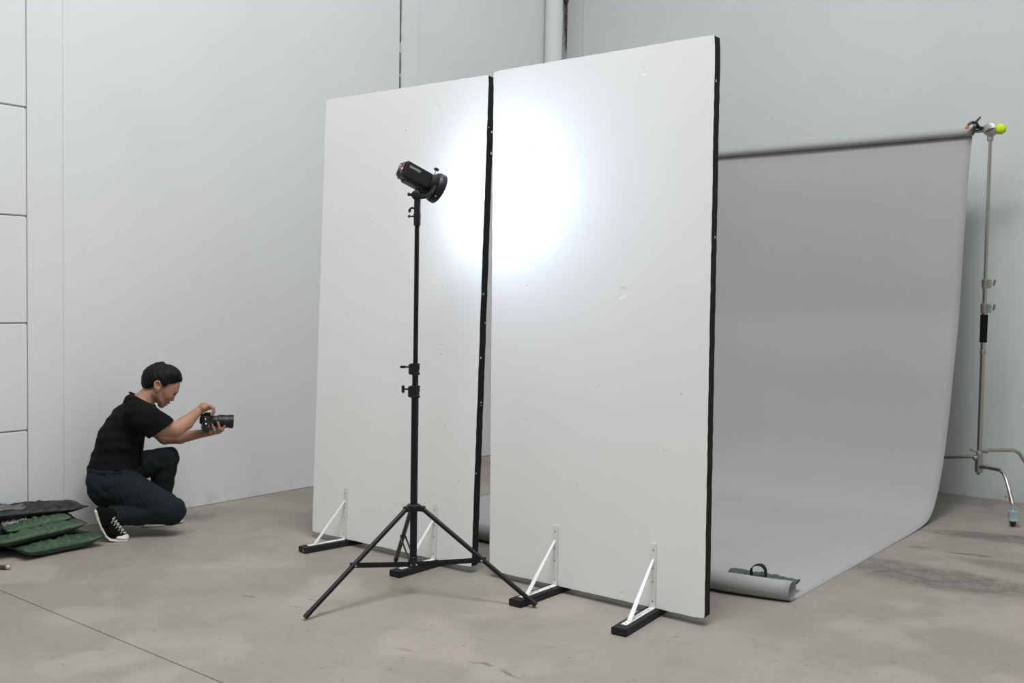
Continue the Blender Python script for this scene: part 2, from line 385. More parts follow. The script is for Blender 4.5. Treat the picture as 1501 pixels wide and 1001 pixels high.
# ------------------------------------------------------------------ light stand
M_blk = mat('black_anodised_metal', (.010, .010, .011), .35, .3, spec=.4)
M_blkp = mat('black_plastic', (.011, .011, .0125), .42, bump=(120, .15, .0006), spec=.35)
M_steel = mat('bright_steel', (.62, .61, .58), .28, 1.0)
SX, SY = -.452, 4.67
def zc(py): # height on the stand's column for an image row
    p = at(606 + (827 - py) * .0146, py, SY); return p.z
st = empty('light_stand', loc=(SX, SY, 0)); tag(st, 'tall black tripod light stand with telescopic column holding a studio flash', 'light stand')
zb, zleg, zc1, zc2, zc3, ztop = zc(826), zc(742), zc(574), zc(541), zc(321), zc(292)
part_tube('lower_tube', [(0, 0, zb), (0, 0, zc1)], .0172, M_blk, st, 20)
part_tube('middle_tube', [(0, 0, zc1), (0, 0, zc2)], .0147, M_blk, st, 20)
part_tube('upper_tube', [(0, 0, zc2), (0, 0, zc3)], .0113, M_blk, st, 20)
def collar(z, r, h, ang, name='clamp_collar', wing=False):
    prof = [(-h, r + .006), (-h + .008, r + .007), (-h + .01, r + .003), (-.002, r + .003), (0, r + .005), (h - .006, r + .005), (h - .004, r + .007), (h, r + .006)]
    c = part_lathe(name, (0, 0, z), ZZ, prof, M_blkp, st)
    d = Vector((math.cos(ang), math.sin(ang), 0)); s = ZZ.cross(d)
    bm = bmesh.new(); box(bm, (r * .6, -.009, -h * .9), (r + .016, .009, h * .9), .002, frame(Vector((0, 0, z)), d, s)); bm_obj('clamp_lug', bm, M_blkp, c)
    bm = bmesh.new(); tube(bm, [Vector((0, 0, z + h * .4)) + d * (r + .01), Vector((0, 0, z + h * .4)) + d * (r + .034)], .0042, 10)
    if wing: box(bm, (r + .028, -.004, h * .4 - .006), (r + .058, .004, h * .4 + .006), .003, frame(Vector((0, 0, z)), d, s))
    else: box(bm, (r + .032, -.006, h * .4 - .021), (r + .046, .006, h * .4 + .021), .005, frame(Vector((0, 0, z)), d, s))
    bm_obj('knob', bm, M_blkp, c, smooth=True)
    return c
collar(zc1, .0175, .028, math.radians(185)); collar(zc2, .0155, .027, math.radians(195), wing=True)
# top collar, spigot
part_lathe('top_collar', (0, 0, zc3), ZZ, [(-.032, .0125), (-.03, .0165), (.0, .0165), (.016, .0175), (.026, .017), (.027, .012)], M_blkp, st)
bm = bmesh.new(); tube(bm, [(-.012, 0, zc3 + .012), (-.03, 0, zc3 + .012)], .004, 10); box(bm, (-.046, -.006, zc3 + .005), (-.028, .006, zc3 + .019), .005); bm_obj('knob', bm, M_blkp, st, smooth=True)
part_tube('spigot', [(0, 0, zc3 + .02), (0, 0, ztop + .004)], .009, M_steel, st, 16)
# legs, spreader
part_lathe('leg_collar', (0, 0, zleg), ZZ, [(-.022, .02), (-.02, .03), (-.004, .034), (.006, .034), (.012, .024), (.013, .018)], M_blkp, st, 30)
part_lathe('lower_hub', (0, 0, zb), ZZ, [(-.016, .017), (-.014, .026), (.014, .026), (.016, .02), (.034, .02), (.036, .0175)], M_blkp, st, 30)
feet = [Vector((-.88, 4.266, 0)), Vector((.129, 4.49, 0)), Vector((-.60, 5.24, 0))]
for i, f in enumerate(feet):
    f = f - Vector((SX, SY, 0)); d = Vector((f.x, f.y, 0)).normalized(); s = ZZ.cross(d)
    top = d * .042 + ZZ * (zleg - .006); end = Vector((f.x, f.y, .012)); q = top.lerp(end, .93)
    leg = part_tube('leg', [top, top.lerp(end, .965)], .0112, M_blk, st, 14)
    part_tube('rubber_foot', [top.lerp(end, .955), end], [.0128, .0118], M_blkp, leg, 14)
    bm = bmesh.new(); box(bm, (.012, -.015, -.016), (.055, .015, .008), .003, frame(Vector((0, 0, zleg - .004)), d, s)); bm_obj('leg_bracket', bm, M_blkp, st)
    mid = top.lerp(end, .54); hub = d * .024 + ZZ * zb
    bm = bmesh.new()
    for sy in (-1, 1):
        a = hub + s * sy * .0125; b = mid + s * sy * .0125; ax = (b - a); L = ax.length; ax.normalize(); up = s.cross(ax)
        if up.z < 0: up = -up
        box(bm, (-.012, -.0016, -.009), (L + .012, .0016, .009), .0006, frame(a, ax, s, up))
    bm_obj('brace', bm, M_blk, st)
    for p in (hub, mid):
        bm = bmesh.new(); lathe(bm, p - s * .0165, s, [(0, .005), (.033, .005)], 10); bm_obj('rivet', bm, M_steel, st)

# ------------------------------------------------------------------ studio flash
fx = Vector((.79, .47, -.385)).normalized(); fs = ZZ.cross(fx).normalized(); fz = fx.cross(fs)
fo = at(636, 273.5, 4.735)
tilt = Matrix.Rotation(math.radians(6), 3, 'X')
mf = frame(fo, fx, fs, fz)
fl = empty('studio_flash', mf); tag(fl, 'black studio flash head with bayonet ring aimed at the white boards, on the light stand', 'flash')
bm = bmesh.new(); box(bm, (-.185, -.041, -.041), (-.035, .041, .041), .010, None, 3); bm_obj('flash_body', bm, M_blkp, fl, smooth=True, angle=25)
part_box('rear_panel', (-.1875, -.031, -.030), (-.184, .031, .030), mat('dark_grey_panel', (.055, .056, .058), .4), fl, .001)
part_box('display', (-.1895, -.006, .0), (-.187, .026, .022), mat('grey_display', (.12, .125, .13), .25), fl, .0006)
bm = bmesh.new()
for (y0, y1, z0, z1) in ((-.002, .006, .012, .018), (.010, .014, .010, .018), (.016, .022, .012, .018), (.0, .020, .004, .006)):
    box(bm, (-.1902, y0, z0), (-.1894, y1, z1))
bm_obj('display_marks', bm, mat('display_grey_marks', (.4, .41, .42), .4), fl)
M_led = mat('red_status_lamp', (.9, .15, .1), .4); b = M_led.node_tree.nodes['Principled BSDF']
b.inputs['Emission Color'].default_value = (1, .22, .15, 1); b.inputs['Emission Strength'].default_value = 1.6
part_lathe('status_lamp', (-.187, -.022, -.004), (-1, 0, 0), [(0, .0048), (.003, .0045), (.005, .002)], M_led, fl, 14)
part_lathe('dial', (-.187, .004, -.018), (-1, 0, 0), [(0, .010), (.006, .0095), (.007, .007)], M_blkp, fl, 20)
part_box('side_label', (-.165, -.0422, .012), (-.105, -.0408, .024), mat('grey_label', (.22, .24, .25), .4), fl, .0004)
bm = bmesh.new()
for k in range(7): box(bm, (-.15 + k * .013, -.0418, -.022), (-.144 + k * .013, -.0406, -.002), .0005)
bm_obj('cooling_slots', bm, M_bblack, fl)
part_box('battery_pack', (-.155, -.030, -.050), (-.06, .030, -.040), mat('battery_plastic', (.045, .044, .043), .55), fl, .004)
part_lathe('front_collar', (-.045, 0, 0), (1, 0, 0), [(0, .036), (.004, .048), (.022, .05), (.026, .046), (.042, .046)], M_blkp, fl, 36)
ring = bmesh.new(); n = 44
prof = [(-.010, .046), (-.008, .064), (.002, .071), (.014, .073), (.028, .073), (.028, .064), (.012, .058), (.008, .040), (.0, .038), (-.006, .040)]
rings = []
for d, r in prof: rings.append([ring.verts.new((d, r * math.cos(2 * math.pi * k / n), r * math.sin(2 * math.pi * k / n))) for k in range(n)])
for a, b in zip(rings, rings[1:] + rings[:1]):
    for k in range(n): ring.faces.new((a[k], a[(k + 1) % n], b[(k + 1) % n], b[k]))
bm_obj('mount_ring', ring, M_blkp, fl, smooth=True, angle=35)
for k in range(4):
    a = math.pi / 4 + k * math.pi / 2
    bm = bmesh.new(); tube(bm, [(.004, math.cos(a) * .05, math.sin(a) * .05), (.004, math.cos(a) * .075, math.sin(a) * .075)], .004, 8); bm_obj('ring_pin', bm, M_steel, fl)
bm = bmesh.new(); tube(bm, [(-.02, 0, .045), (-.02, 0, .078)], .0028, 10); o = bm_obj('lock_rod', bm, M_steel, fl)
part_lathe('lock_knob', (-.02, 0, .074), (0, 0, 1), [(0, .006), (.002, .0125), (.010, .0125), (.012, .009)], M_blkp, fl, 18)
# curved support arm below the head
st_top = mf.inverted() @ Vector((SX, SY, ztop))
arm = [Vector((-.015, -.050, -.012)), Vector((-.022, -.052, -.045)), Vector((-.035, -.046, -.072)), Vector((-.06, -.03, -.088)), st_top + Vector((.02, .0, .03))]
bm = bmesh.new(); tube(bm, arm, [.010, .011, .011, .011, .010], 10, sx=1.3); bm_obj('support_arm', bm, M_blkp, fl, smooth=True)
part_box('speed_bracket', (-.075, -.026, -.066), (-.02, .026, -.036), M_blkp, fl, .006)
ft = mf.to_3x3().inverted()
def fw(p): return mf.inverted() @ Vector(p)
bm = bmesh.new(); tube(bm, [fw((SX, SY, ztop - .07)), fw((SX, SY, ztop + .002))], .0155, 16); bm_obj('stand_socket', bm, M_blkp, fl, smooth=True)
bm = bmesh.new(); lathe(bm, fw((SX - .005, SY - .022, ztop + .018)), ft @ Vector((0, 1, 0)), [(0, .014), (.004, .022), (.04, .022), (.044, .014)], 24); bm_obj('tilt_joint', bm, M_blkp, fl, smooth=True)
bm = bmesh.new(); tube(bm, [fw((SX, SY, ztop + .018)), fw((SX - .04, SY - .015, ztop + .020))], [.008, .006], 10)
lathe(bm, fw((SX - .034, SY - .013, ztop + .02)), ft @ Vector((-1, -.3, .1)), [(0, .005), (.002, .009), (.008, .008), (.011, .004)], 12); bm_obj('tilt_knob', bm, M_blkp, fl, smooth=True)
bm = bmesh.new(); tube(bm, [fw((SX, SY, ztop - .045)), fw((SX - .028, SY, ztop - .04)), fw((SX - .036, SY, ztop - .052)), fw((SX - .035, SY, ztop - .062))], [.005, .005, .007, .006], 10); bm_obj('socket_lever', bm, M_blkp, fl, smooth=True)
M_tube = mat('frosted_dome', (.9, .9, .9), .3); b = M_tube.node_tree.nodes['Principled BSDF']
b.inputs['Emission Color'].default_value = (.86, .9, 1, 1); b.inputs['Emission Strength'].default_value = 25
part_lathe('flash_tube', (.0, 0, 0), (1, 0, 0), [(0, .030), (.010, .029), (.018, .022), (.023, .01)], M_tube, fl, 24)
L = bpy.data.lights.new('flash_light', 'AREA'); L.shape = 'DISK'; L.size = .09; L.energy = 3.7; L.color = (.60, .75, 1)
lo = bpy.data.objects.new('flash_light', L); C.objects.link(lo)
fd = Vector((.90, .40, .16)).normalized(); lo.location = fo + fx * .03; lo.rotation_euler = fd.to_track_quat('-Z', 'Y').to_euler()

# ------------------------------------------------------------------ grey paper backdrop
M_paper = mat('grey_seamless_paper', (.375, .375, .37), .75, bump=(1.6, .25, .01), var=(1.2, (.36, .36, .355), .2), spec=.2)
M_core = mat('cardboard_core', (.42, .27, .17), .8)
MB = frame(FE, UU, VV)       # local x leftwards along the roll, y towards the wall
bdr = empty('paper_backdrop', MB); tag(bdr, 'grey seamless paper backdrop hanging from a roll and sweeping onto the floor', 'backdrop')
PW = 2.72
tr = .047                     # radius of the curled end
prof = []
for k in range(30):           # curled end lying on the floor, spiral that closes on itself
    a = math.radians(-90 - 400 + k * 400 / 29); rr = tr - .006 * (1 - k / 29)
    prof.append((tr + .003 + rr * math.cos(a) * 1.0, tr + .004 + rr * math.sin(a)))
prof = [(x, z) for x, z in prof]
prof += [(.09, .003), (.15, .002), (.5, .002), (1.0, .002), (1.5, .003), (1.8, .004), (2.0, .008), (2.15, .018), (2.25, .040), (2.33, .085), (2.39, .145), (2.454, .235), (2.53, .38), (2.592, .56), (2.65, .76), (2.691, .942), (2.75, 1.17), (2.793, 1.357), (2.825, 1.64), (2.86, 1.93), (2.91, 2.27), (2.955, 2.50), (2.985, 2.60)]
# resample smooth upper curve
def cr(P, n=5):
    out = []
    for i in range(len(P) - 1):
        p0 = P[max(i - 1, 0)]; p1 = P[i]; p2 = P[i + 1]; p3 = P[min(i + 2, len(P) - 1)]
        for k in range(n):
            t = k / n
            out.append(tuple(.5 * ((2 * p1[j]) + (-p0[j] + p2[j]) * t + (2 * p0[j] - 5 * p1[j] + 4 * p2[j] - p3[j]) * t * t + (-p0[j] + 3 * p1[j] - 3 * p2[j] + p3[j]) * t ** 3) for j in (0, 1)))
    out.append(P[-1]); return out
prof = prof[:30] + cr(prof[30:], 4)
ZR = 2.615; SR = 2.957
bm = bmesh.new(); NX = 46; gridv = []
for i in range(NX + 1):
    t = i / NX; x = PW * t; row = []
    skew = -.075 * min(1, t * PW / .32) ** .8
    for j, (y, z) in enumerate(prof):
        k = max(0, 1 - y / .6)
        zz = z + (.0015 * math.sin(x * 7 + y * 3) if z > .3 else 0)
        yy = y + skew * k + (.004 * math.sin(x * 2.3 + z * 2) if z > .3 else 0)
        row.append(bm.verts.new((x, yy, zz)))
    gridv.append(row)
for i in range(NX):
    for j in range(len(prof) - 1): bm.faces.new((gridv[i][j], gridv[i + 1][j], gridv[i + 1][j + 1], gridv[i][j + 1]))
sheet = bm_obj('paper_sheet', bm, M_paper, bdr, smooth=True, angle=80)
sm = sheet.modifiers.new('thick', 'SOLIDIFY'); sm.thickness = .0012; sm.offset = 1
bm = bmesh.new(); lathe(bm, (0, SR, ZR), (1, 0, 0), [(0.001, .0225), (.0012, .029), (PW, .029), (PW + .0005, .0225)], 36); bm_obj('paper_roll', bm, M_paper, bdr, smooth=True, angle=30)
bm = bmesh.new(); lathe(bm, (-.012, SR, ZR), (1, 0, 0), [(0, .019), (.001, .0275), (PW + .02, .0275), (PW + .021, .019)], 30); bm_obj('core_tube', bm, M_core, bdr, smooth=True, angle=30)
# crossbar through the core
M_chrome = mat('satin_chrome', (.52, .50, .46), .25, 1.0, bump=(40, .05, .0005))
xb = empty('crossbar', frame(FE + VV * SR + ZZ * ZR, UU, VV)); tag(xb, 'steel crossbar carrying the paper roll, its end seen between roll and ball', 'pole')
part_tube('bar', [(-.155, 0, 0), (PW + .15, 0, 0)], .014, M_chrome, xb, 18)
# tennis ball on the bar end
bx = FE + VV * SR + ZZ * (ZR + .002) - UU * -0
bpos = FE + VV * SR + ZZ * ZR - UU * .183
bm = bmesh.new(); bmesh.ops.create_icosphere(bm, subdivisions=4, radius=.036)
M_ball = mat('yellow_green_felt', (.62, .80, .03), .9, bump=(300, .6, .001), var=(60, (.55, .74, .03), .2), spec=.1)
ball = bm_obj('ball', bm, M_ball, None, smooth=True, angle=180); ball.location = bpos; tag(ball, 'bright yellow green ball pushed onto the end of the crossbar', 'ball')
bm = bmesh.new()
pts = []
for k in range(61):
    a = 2 * math.pi * k / 60; v = Vector((math.cos(a) * .75 + .25 * math.cos(3 * a), math.sin(a) * .75 - .25 * math.sin(3 * a), .85 * math.sin(2 * a))).normalized() * .0361; pts.append(v)
tube(bm, pts, .0007, 6, False); bm_obj('seam', bm, mat('ball_seam', (.75, .8, .5), .8), ball)

# ------------------------------------------------------------------ century stand
cpos = FE + VV * SR - UU * .12
cs = empty('century_stand', loc=(cpos.x, cpos.y, 0)); tag(cs, 'chrome century stand with black grip sleeve and castor holding the backdrop bar', 'stand')
def zs(py):
    return at(1453 - (py - 195) * .0333, py, cpos.y).z
part_tube('upper_tube', [(0, 0, zs(418)), (0, 0, ZR - .02)], .0125, M_chrome, cs, 18)
part_tube('middle_tube', [(0, 0, zs(456)), (0, 0, zs(418))], .015, M_chrome, cs, 18)
part_tube('lower_tube', [(0, 0, zs(672)), (0, 0, zs(452))], .0172, M_chrome, cs, 18)
part_lathe('grip_sleeve', (0, 0, zs(502)), ZZ, [(0, .018), (.002, .024), (zs(461) - zs(502) - .002, .024), (zs(461) - zs(502), .018)], mat('black_foam', (.008, .008, .008), .9, spec=.1), cs)
M_cast = mat('cast_metal', (.40, .385, .35), .4, .9, bump=(90, .3, .001))
cd = (-UU * .8 + VV * .25).normalized(); csd = ZZ.cross(cd)
for py, r in ((416, .018), (452, .021)):
    c = part_lathe('clamp_collar', (0, 0, zs(py)), ZZ, [(-.034, r), (-.032, r + .004), (-.004, r + .003), (0, r + .005), (.03, r + .005), (.032, r)], M_cast, cs)
    F = frame(Vector((0, 0, zs(py))), cd, csd)
    bm = bmesh.new(); box(bm, (r * .6, -.010, -.03), (r + .022, .010, .030), .003, F); bm_obj('clamp_lug', bm, M_cast, c)
    bm = bmesh.new(); tube(bm, [F @ Vector((r + .015, 0, .01)), F @ Vector((r + .04, 0, .012))], .0045, 10)
    tube(bm, [F @ Vector((r + .042, -.012, .028)), F @ Vector((r + .040, 0, .013)), F @ Vector((r + .036, .008, -.012))], [.006, .009, .006], 10); bm_obj('knob', bm, M_cast, c, smooth=True)
part_lathe('locating_ring', (0, 0, zs(516)), ZZ, [(-.012, .0175), (-.01, .021), (.01, .021), (.012, .0175)], M_cast, cs)
# grip head at the top
vd = Vector((-cpos.x, -cpos.y, 0)).normalized()
hd = (vd * .9 + UU * .3).normalized()
gc = Vector((0, 0, ZR)) 
part_lathe('grip_head', gc - hd * .030, hd, [(0, .030), (.004, .042), (.026, .042), (.029, .036), (.033, .036), (.036, .043), (.056, .043), (.060, .034)], M_cast, cs, 36)
part_tube('head_handle', [gc + hd * .036 + hd.cross(ZZ) * -.034 + ZZ * .010, gc + hd * .042, gc + hd * .036 + hd.cross(ZZ) * .034 - ZZ * .016], [.006, .010, .006], M_chrome, cs)
part_lathe('head_socket', (0, 0, ZR - .075), ZZ, [(0, .015), (.002, .020), (.035, .020), (.04, .024), (.046, .02)], M_cast, cs)
# base: boss and three bent legs
zb2 = zs(688)
part_lathe('leg_boss', (0, 0, zs(696)), ZZ, [(0, .008), (.004, .012), (.014, .012), (.018, .024), (.05, .027), (.09, .026), (.13, .024), (.16, .021), (.165, .018)], M_cast, cs)
def cleg(p, name='leg', r=.0125):
    return part_tube(name, p, r, M_chrome, cs, 14)
def rel(px, py, Y): q = at(px, py, Y); return q - Vector((cpos.x, cpos.y, 0))
zL = rel(1437, 669, cpos.y).z
lA = rel(1440, 684, 6.80); caster_top = rel(1481, 738, 6.385)
lB = rel(1466, 689, 6.58); lC = rel(1471, 694, 6.53)
cleg([lA, lB, lC, rel(1474.5, 701, 6.50), rel(1480.5, 722, 6.44)], r=.0118)
part_tube('leg_socket', [rel(1479.5, 719, 6.44), rel(1484.5, 739, 6.40)], [.0135, .018], M_chrome, cs, 16)
bm = bmesh.new(); p = rel(1480, 728, 6.42); tube(bm, [p, p - Vector((.03, .01, 0))], .003, 8); tube(bm, [p + Vector((-.03, -.01, .012)), p + Vector((-.034, -.012, -.012))], .005, 8); bm_obj('knob', bm, M_cast, cs, smooth=True)
zm = rel(1440, 660, 6.83).z
cleg([Vector((0, 0, zm)), rel(1486, 660, 6.93), rel(1494, 664, 6.95), rel(1500, 674, 6.96), Vector((.62, .13, .03))], r=.0125)
e2 = rel(1387, 670, 6.98)
cleg([Vector((0, 0, zL)), e2, e2 + (e2 - Vector((0, 0, zL))) * .35, e2 + (e2 - Vector((0, 0, zL))) * .55 + Vector((0, 0, -.12)), e2 + (e2 - Vector((0, 0, zL))) * .75 + Vector((0, 0, -e2.z + .02))], r=.0125)
bm = bmesh.new(); tube(bm, [Vector((0, 0, zm)), rel(1447, 661, 6.85)], .018, 14); tube(bm, [Vector((0, 0, zL)), rel(1427, 672, 6.85)], .016, 14); tube(bm, [Vector((0, 0, zb2 + .02)), rel(1446, 684.5, 6.77)], .017, 14); bm_obj('leg_joint', bm, M_cast, cs, smooth=True)
bm = bmesh.new(); q = rel(1437, 661, 6.81); tube(bm, [q, rel(1430, 662, 6.79), rel(1422, 658.5, 6.78)], [.006, .006, .008], 10); bm_obj('lock_lever', bm, M_cast, cs, smooth=True)
# castor
M_zinc = mat('zinc_plated', (.50, .62, .64), .35, .7)
cc = rel(1484, 771, 6.356); cc.z = 0
Wd = Vector((-.25, -1, 0)).normalized(); Wa = ZZ.cross(Wd)   # rolling direction and axle
bm = bmesh.new(); lathe(bm, cc + Wa * -.015 + ZZ * .039, Wa, [(0, .026), (.002, .036), (.006, .0385), (.024, .0385), (.028, .036), (.030, .026)], 26)
wh = bm_obj('castor_wheel', bm, mat('dark_red_rubber', (.045, .015, .012), .5), cs, smooth=True)
Fc = frame(cc, Wd, Wa)
bm = bmesh.new(); box(bm, (-.026, -.022, .036), (.034, -.018, .095), .001, Fc); box(bm, (-.026, .018, .036), (.034, .022, .095), .001, Fc); box(bm, (-.034, -.026, .088), (.04, .026, .096), .001, Fc)
fk = bm_obj('castor_fork', bm, M_zinc, cs)
bm = bmesh.new(); box(bm, (.036, -.028, .040), (.058, .024, .048), .002, Fc); box(bm, (.036, -.028, .046), (.041, .024, .092), .001, Fc); bm_obj('castor_brake', bm, M_zinc, cs)
bm = bmesh.new(); lathe(bm, cc + ZZ * .087, ZZ, [(0, .013), (.012, .013), (.014, .008), (.05, .008)], 16); bm_obj('castor_stem', bm, M_zinc, cs, smooth=True)

# ------------------------------------------------------------------ spring clamp on the roll end
M_clampb = mat('black_clamp_plastic', (.012, .014, .014), .4)
M_orange = mat('orange_tip', (.9, .13, .03), .5)
cl = empty('spring_clamp', frame(FE + VV * SR + ZZ * ZR, UU, VV)); tag(cl, 'black spring clamp with orange tips gripping the end of the paper roll', 'clamp')
inv = cl.matrix_world.inverted()
def ck(px, py, dy=0): return (frame(FE + VV * SR + ZZ * ZR, UU, VV)).inverted() @ at(px, py, 6.87 + dy)
bm = bmesh.new(); tube(bm, [ck(1417.5, 186), ck(1421, 181.5), ck(1425, 179.3), ck(1430, 180.5), ck(1434, 187), ck(1444, 188)], [.006, .009, .011, .013, .013, .007], 10, sx=1.5); bm_obj('jaw', bm, M_clampb, cl, smooth=True)
bm = bmesh.new(); tube(bm, [ck(1437, 171.5), ck(1434, 175), ck(1430, 180), ck(1429, 186), ck(1427, 192), ck(1426, 197)], [.006, .007, .011, .013, .009, .007], 10, sx=1.5); bm_obj('jaw', bm, M_clampb, cl, smooth=True)
bm = bmesh.new(); tube(bm, [ck(1416, 187.6), ck(1419.5, 185.4)], [.0085, .0085], 10, sx=1.4); bm_obj('jaw_tip', bm, M_orange, cl, smooth=True)
bm = bmesh.new(); tube(bm, [ck(1428.5, 183.5, -.015), ck(1428.5, 183.5, .03)], .009, 12); bm_obj('spring_pin', bm, M_steel, cl, smooth=True)

# ------------------------------------------------------------------ sandbags
def fabric(name, a, b_, rough=.6, sheen=0):
    m = mat(name, a, rough, bump=(26, .5, .004), var=(9, b_, .3), spec=.35); return m
M_green = fabric('green_nylon', (.045, .085, .043), (.034, .066, .034), .5)
M_greend = fabric('dark_green_webbing', (.018, .03, .02), (.012, .02, .014), .6)
M_bnylon = fabric('black_nylon', (.012, .012, .014), (.020, .020, .023), .38)
M_bweb = fabric('black_webbing', (.008, .008, .008), (.012, .012, .012), .7)
M_gpatch = fabric('grey_patch', (.10, .095, .09), (.13, .125, .12), .5)
def sandbag(label, group, m, L, W, T, lobes, seed, M, strap=True, web=M_bweb, sag=0.0, bend=0.0, flap=None, handle=None, lean=None):
    """two-lobed or single sewn bag: closed pillow with flat sewn ends; local x along the bag, z up"""
    root = empty('sandbag', M); tag(root, label, 'sandbag', group)
    rnd = random.Random(seed); nu, nv = 56, 34; off = rnd.uniform(0, 50)
    bm = bmesh.new(); top, bot = [], []
    def thick(u, v):
        tu = max(0, 1 - abs(u) ** 3.2) ** .62
        if lobes == 2: tv = abs(math.sin(math.pi * (v + 1) / 2 * 2)) ** .55 * (1 if abs(v) < .999 else 0) if abs(v) > .02 else .12; tv = max(tv, .16 * (1 - v * v))
        else: tv = max(0, 1 - abs(v) ** 3) ** .6
        return T * tu * tv
    def flat(u, v):
        n1 = noise.noise(Vector((u * 1.6 + off, v * 1.3, 0))); n2 = noise.noise(Vector((u * 5 + off, v * 4, 3))); 
        x = u * L / 2 * (1 + .02 * n1); y = v * W / 2 * (1 - .10 * (1 - abs(u) ** 2) + .03 * n1)
        z = sag * (1 - u * u) + bend * u + .05 * T * n1
        # corners lift a little
        z += .20 * T * (abs(u) ** 6) * (1 + .7 * n1)
        return Vector((x, y, z)), n1, n2
    for i in range(nu + 1):
        a, b_ = [], []
        for j in range(nv + 1):
            u = -1 + 2 * i / nu; v = -1 + 2 * j / nv
            u2 = math.copysign(1 - (1 - abs(u)) ** 1.15, u)
            p, n1, n2 = flat(u, v); t = thick(u, v)
            rp = .16 * T * noise.noise(Vector((u * 9 + off, v * 2.2, 9))) + .05 * T * noise.noise(Vector((u * 17, v * 9 + off, 1)))
            cr_ = (.34 * T * abs(noise.noise(Vector((u * 4.2 + off, v * 3.1, 5)))))
            a.append(p + Vector((0, 0, T * .5 + t * .55 + (rp - cr_) * (t / T) + .0012)))
            b_.append(p + Vector((0, 0, T * .5 - t * .5 + rp * .15 * (t / T) - .0012)))
        top.append([bm.verts.new(q) for q in a]); bot.append([bm.verts.new(q) for q in b_])
    for i in range(nu):
        for j in range(nv):
            bm.faces.new((top[i][j], top[i + 1][j], top[i + 1][j + 1], top[i][j + 1])); bm.faces.new((bot[i][j], bot[i][j + 1], bot[i + 1][j + 1], bot[i + 1][j]))
    for i in range(nu):
        bm.faces.new((top[i][0], bot[i][0], bot[i + 1][0], top[i + 1][0])); bm.faces.new((top[i][nv], top[i + 1][nv], bot[i + 1][nv], bot[i][nv]))
    for j in range(nv):
        bm.faces.new((top[0][j], top[0][j + 1], bot[0][j + 1], bot[0][j])); bm.faces.new((top[nu][j], bot[nu][j], bot[nu][j + 1], top[nu][j + 1]))
    tops = {}
    def surf(u, v, up=.0):
        i = min(nu, max(0, int(round((u + 1) / 2 * nu)))); j = min(nv, max(0, int(round((v + 1) / 2 * nv))))
        return Vector(topco[i][j]) + Vector((0, 0, up))
    topco = [[q.co.copy() for q in r] for r in top]
    body = bm_obj('bag_body', bm, m, root, smooth=True, angle=60)
    # sewn piping round the edge
    edge = [flat(-1, -1 + 2 * k / 12)[0] for k in range(12)] + [flat(-1 + 2 * k / 24, 1)[0] for k in range(24)] + [flat(1, 1 - 2 * k / 12)[0] for k in range(12)] + [flat(1 - 2 * k / 24, -1)[0] for k in range(25)]
    bm = bmesh.new(); tube(bm, [p + Vector((0, 0, T * .5)) for p in edge], .0034, 7, False); bm_obj('piping', bm, web, root, smooth=True)
    if strap:                                  # webbing band lying along the bag
        bm = bmesh.new(); w = .019; rows_ = []
        for k in range(41):
            u = -.98 + 1.96 * k / 40
            rows_.append([bm.verts.new(surf(u, vv, .003)) for vv in (-.13, -.06, .0, .06, .13)])
        for a, b_ in zip(rows_, rows_[1:]):
            for q in range(4): bm.faces.new((a[q], b[q], b[q + 1], a[q + 1])) if False else bm.faces.new((a[q], b_[q], b_[q + 1], a[q + 1]))
        o = bm_obj('webbing_strap', bm, web, root, smooth=True); sm_ = o.modifiers.new('t', 'SOLIDIFY'); sm_.thickness = .002
    if flap:
        bm = bmesh.new(); u0, u1, v0, v1 = flap; rows_ = []
        for k in range(13):
            rows_.append([bm.verts.new(surf(u0 + (u1 - u0) * k / 12, v0 + (v1 - v0) * q / 8, .003)) for q in range(9)])
        for a, b_ in zip(rows_, rows_[1:]):
            for q in range(8): bm.faces.new((a[q], b_[q], b_[q + 1], a[q + 1]))
        o = bm_obj('grey_patch', bm, M_gpatch, root, smooth=True); o.modifiers.new('t', 'SOLIDIFY').thickness = .0025
    if handle:                                 # standing webbing loop
        hx, hw, hh, hy = handle; bm = bmesh.new(); rows_ = []
        for k in range(25):
            a = math.pi * k / 24; x = hx + hw * -math.cos(a) * (1 + .22 * math.sin(a)); z = T * .9 + hh * math.sin(a) ** .8
            rows_.append([bm.verts.new(Vector((x, hy + q * .013 + .012 * math.sin(a * 2), z))) for q in (-1, -.3, .3, 1)])
        for a, b_ in zip(rows_, rows_[1:]):
            for q in range(3): bm.faces.new((a[q], b_[q], b_[q + 1], a[q + 1]))
        o = bm_obj('handle', bm, M_bweb, root, smooth=True); o.modifiers.new('t', 'SOLIDIFY').thickness = .003
    return root
def place(x, y, z, deg, pitch=0, roll=0):
    return Matrix.Translation((x, y, z)) @ Matrix.Rotation(math.radians(deg), 4, 'Z') @ Matrix.Rotation(math.radians(pitch), 4, 'Y') @ Matrix.Rotation(math.radians(roll), 4, 'X')
GG = 'sandbags piled by the left wall'
sandbag('green sandbag with dark straps lying on the floor, lowest of the green ones', GG, M_green, .43, .29, .074, 2, 1, place(-2.495, 5.395, .0, 53, -1.0), web=M_greend)
sandbag('green sandbag with pointed right corner, middle of the three green ones', GG, M_green, .47, .29, .072, 2, 2, place(-2.60, 5.40, .064, 46, -5), web=M_greend)
sandbag('green sandbag with bulging ridges, topmost of the green ones', GG, M_green, .34, .24, .068, 2, 3, place(-2.632, 5.450, .100, 46, -5), web=M_greend)
b2 = sandbag('black sandbag with illegible white lettering, under the other black one', GG, M_bnylon, .62, .27, .19, 1, 4, place(-2.745, 5.43, .001, 46, 0), strap=False)
sandbag('black sandbag with grey patch, on top of the whole pile', GG, M_bnylon, .62, .27, .070, 1, 5, place(-2.715, 5.49, .158, 47, 3), strap=False, flap=(-.55, -.05, -.75, -.1))
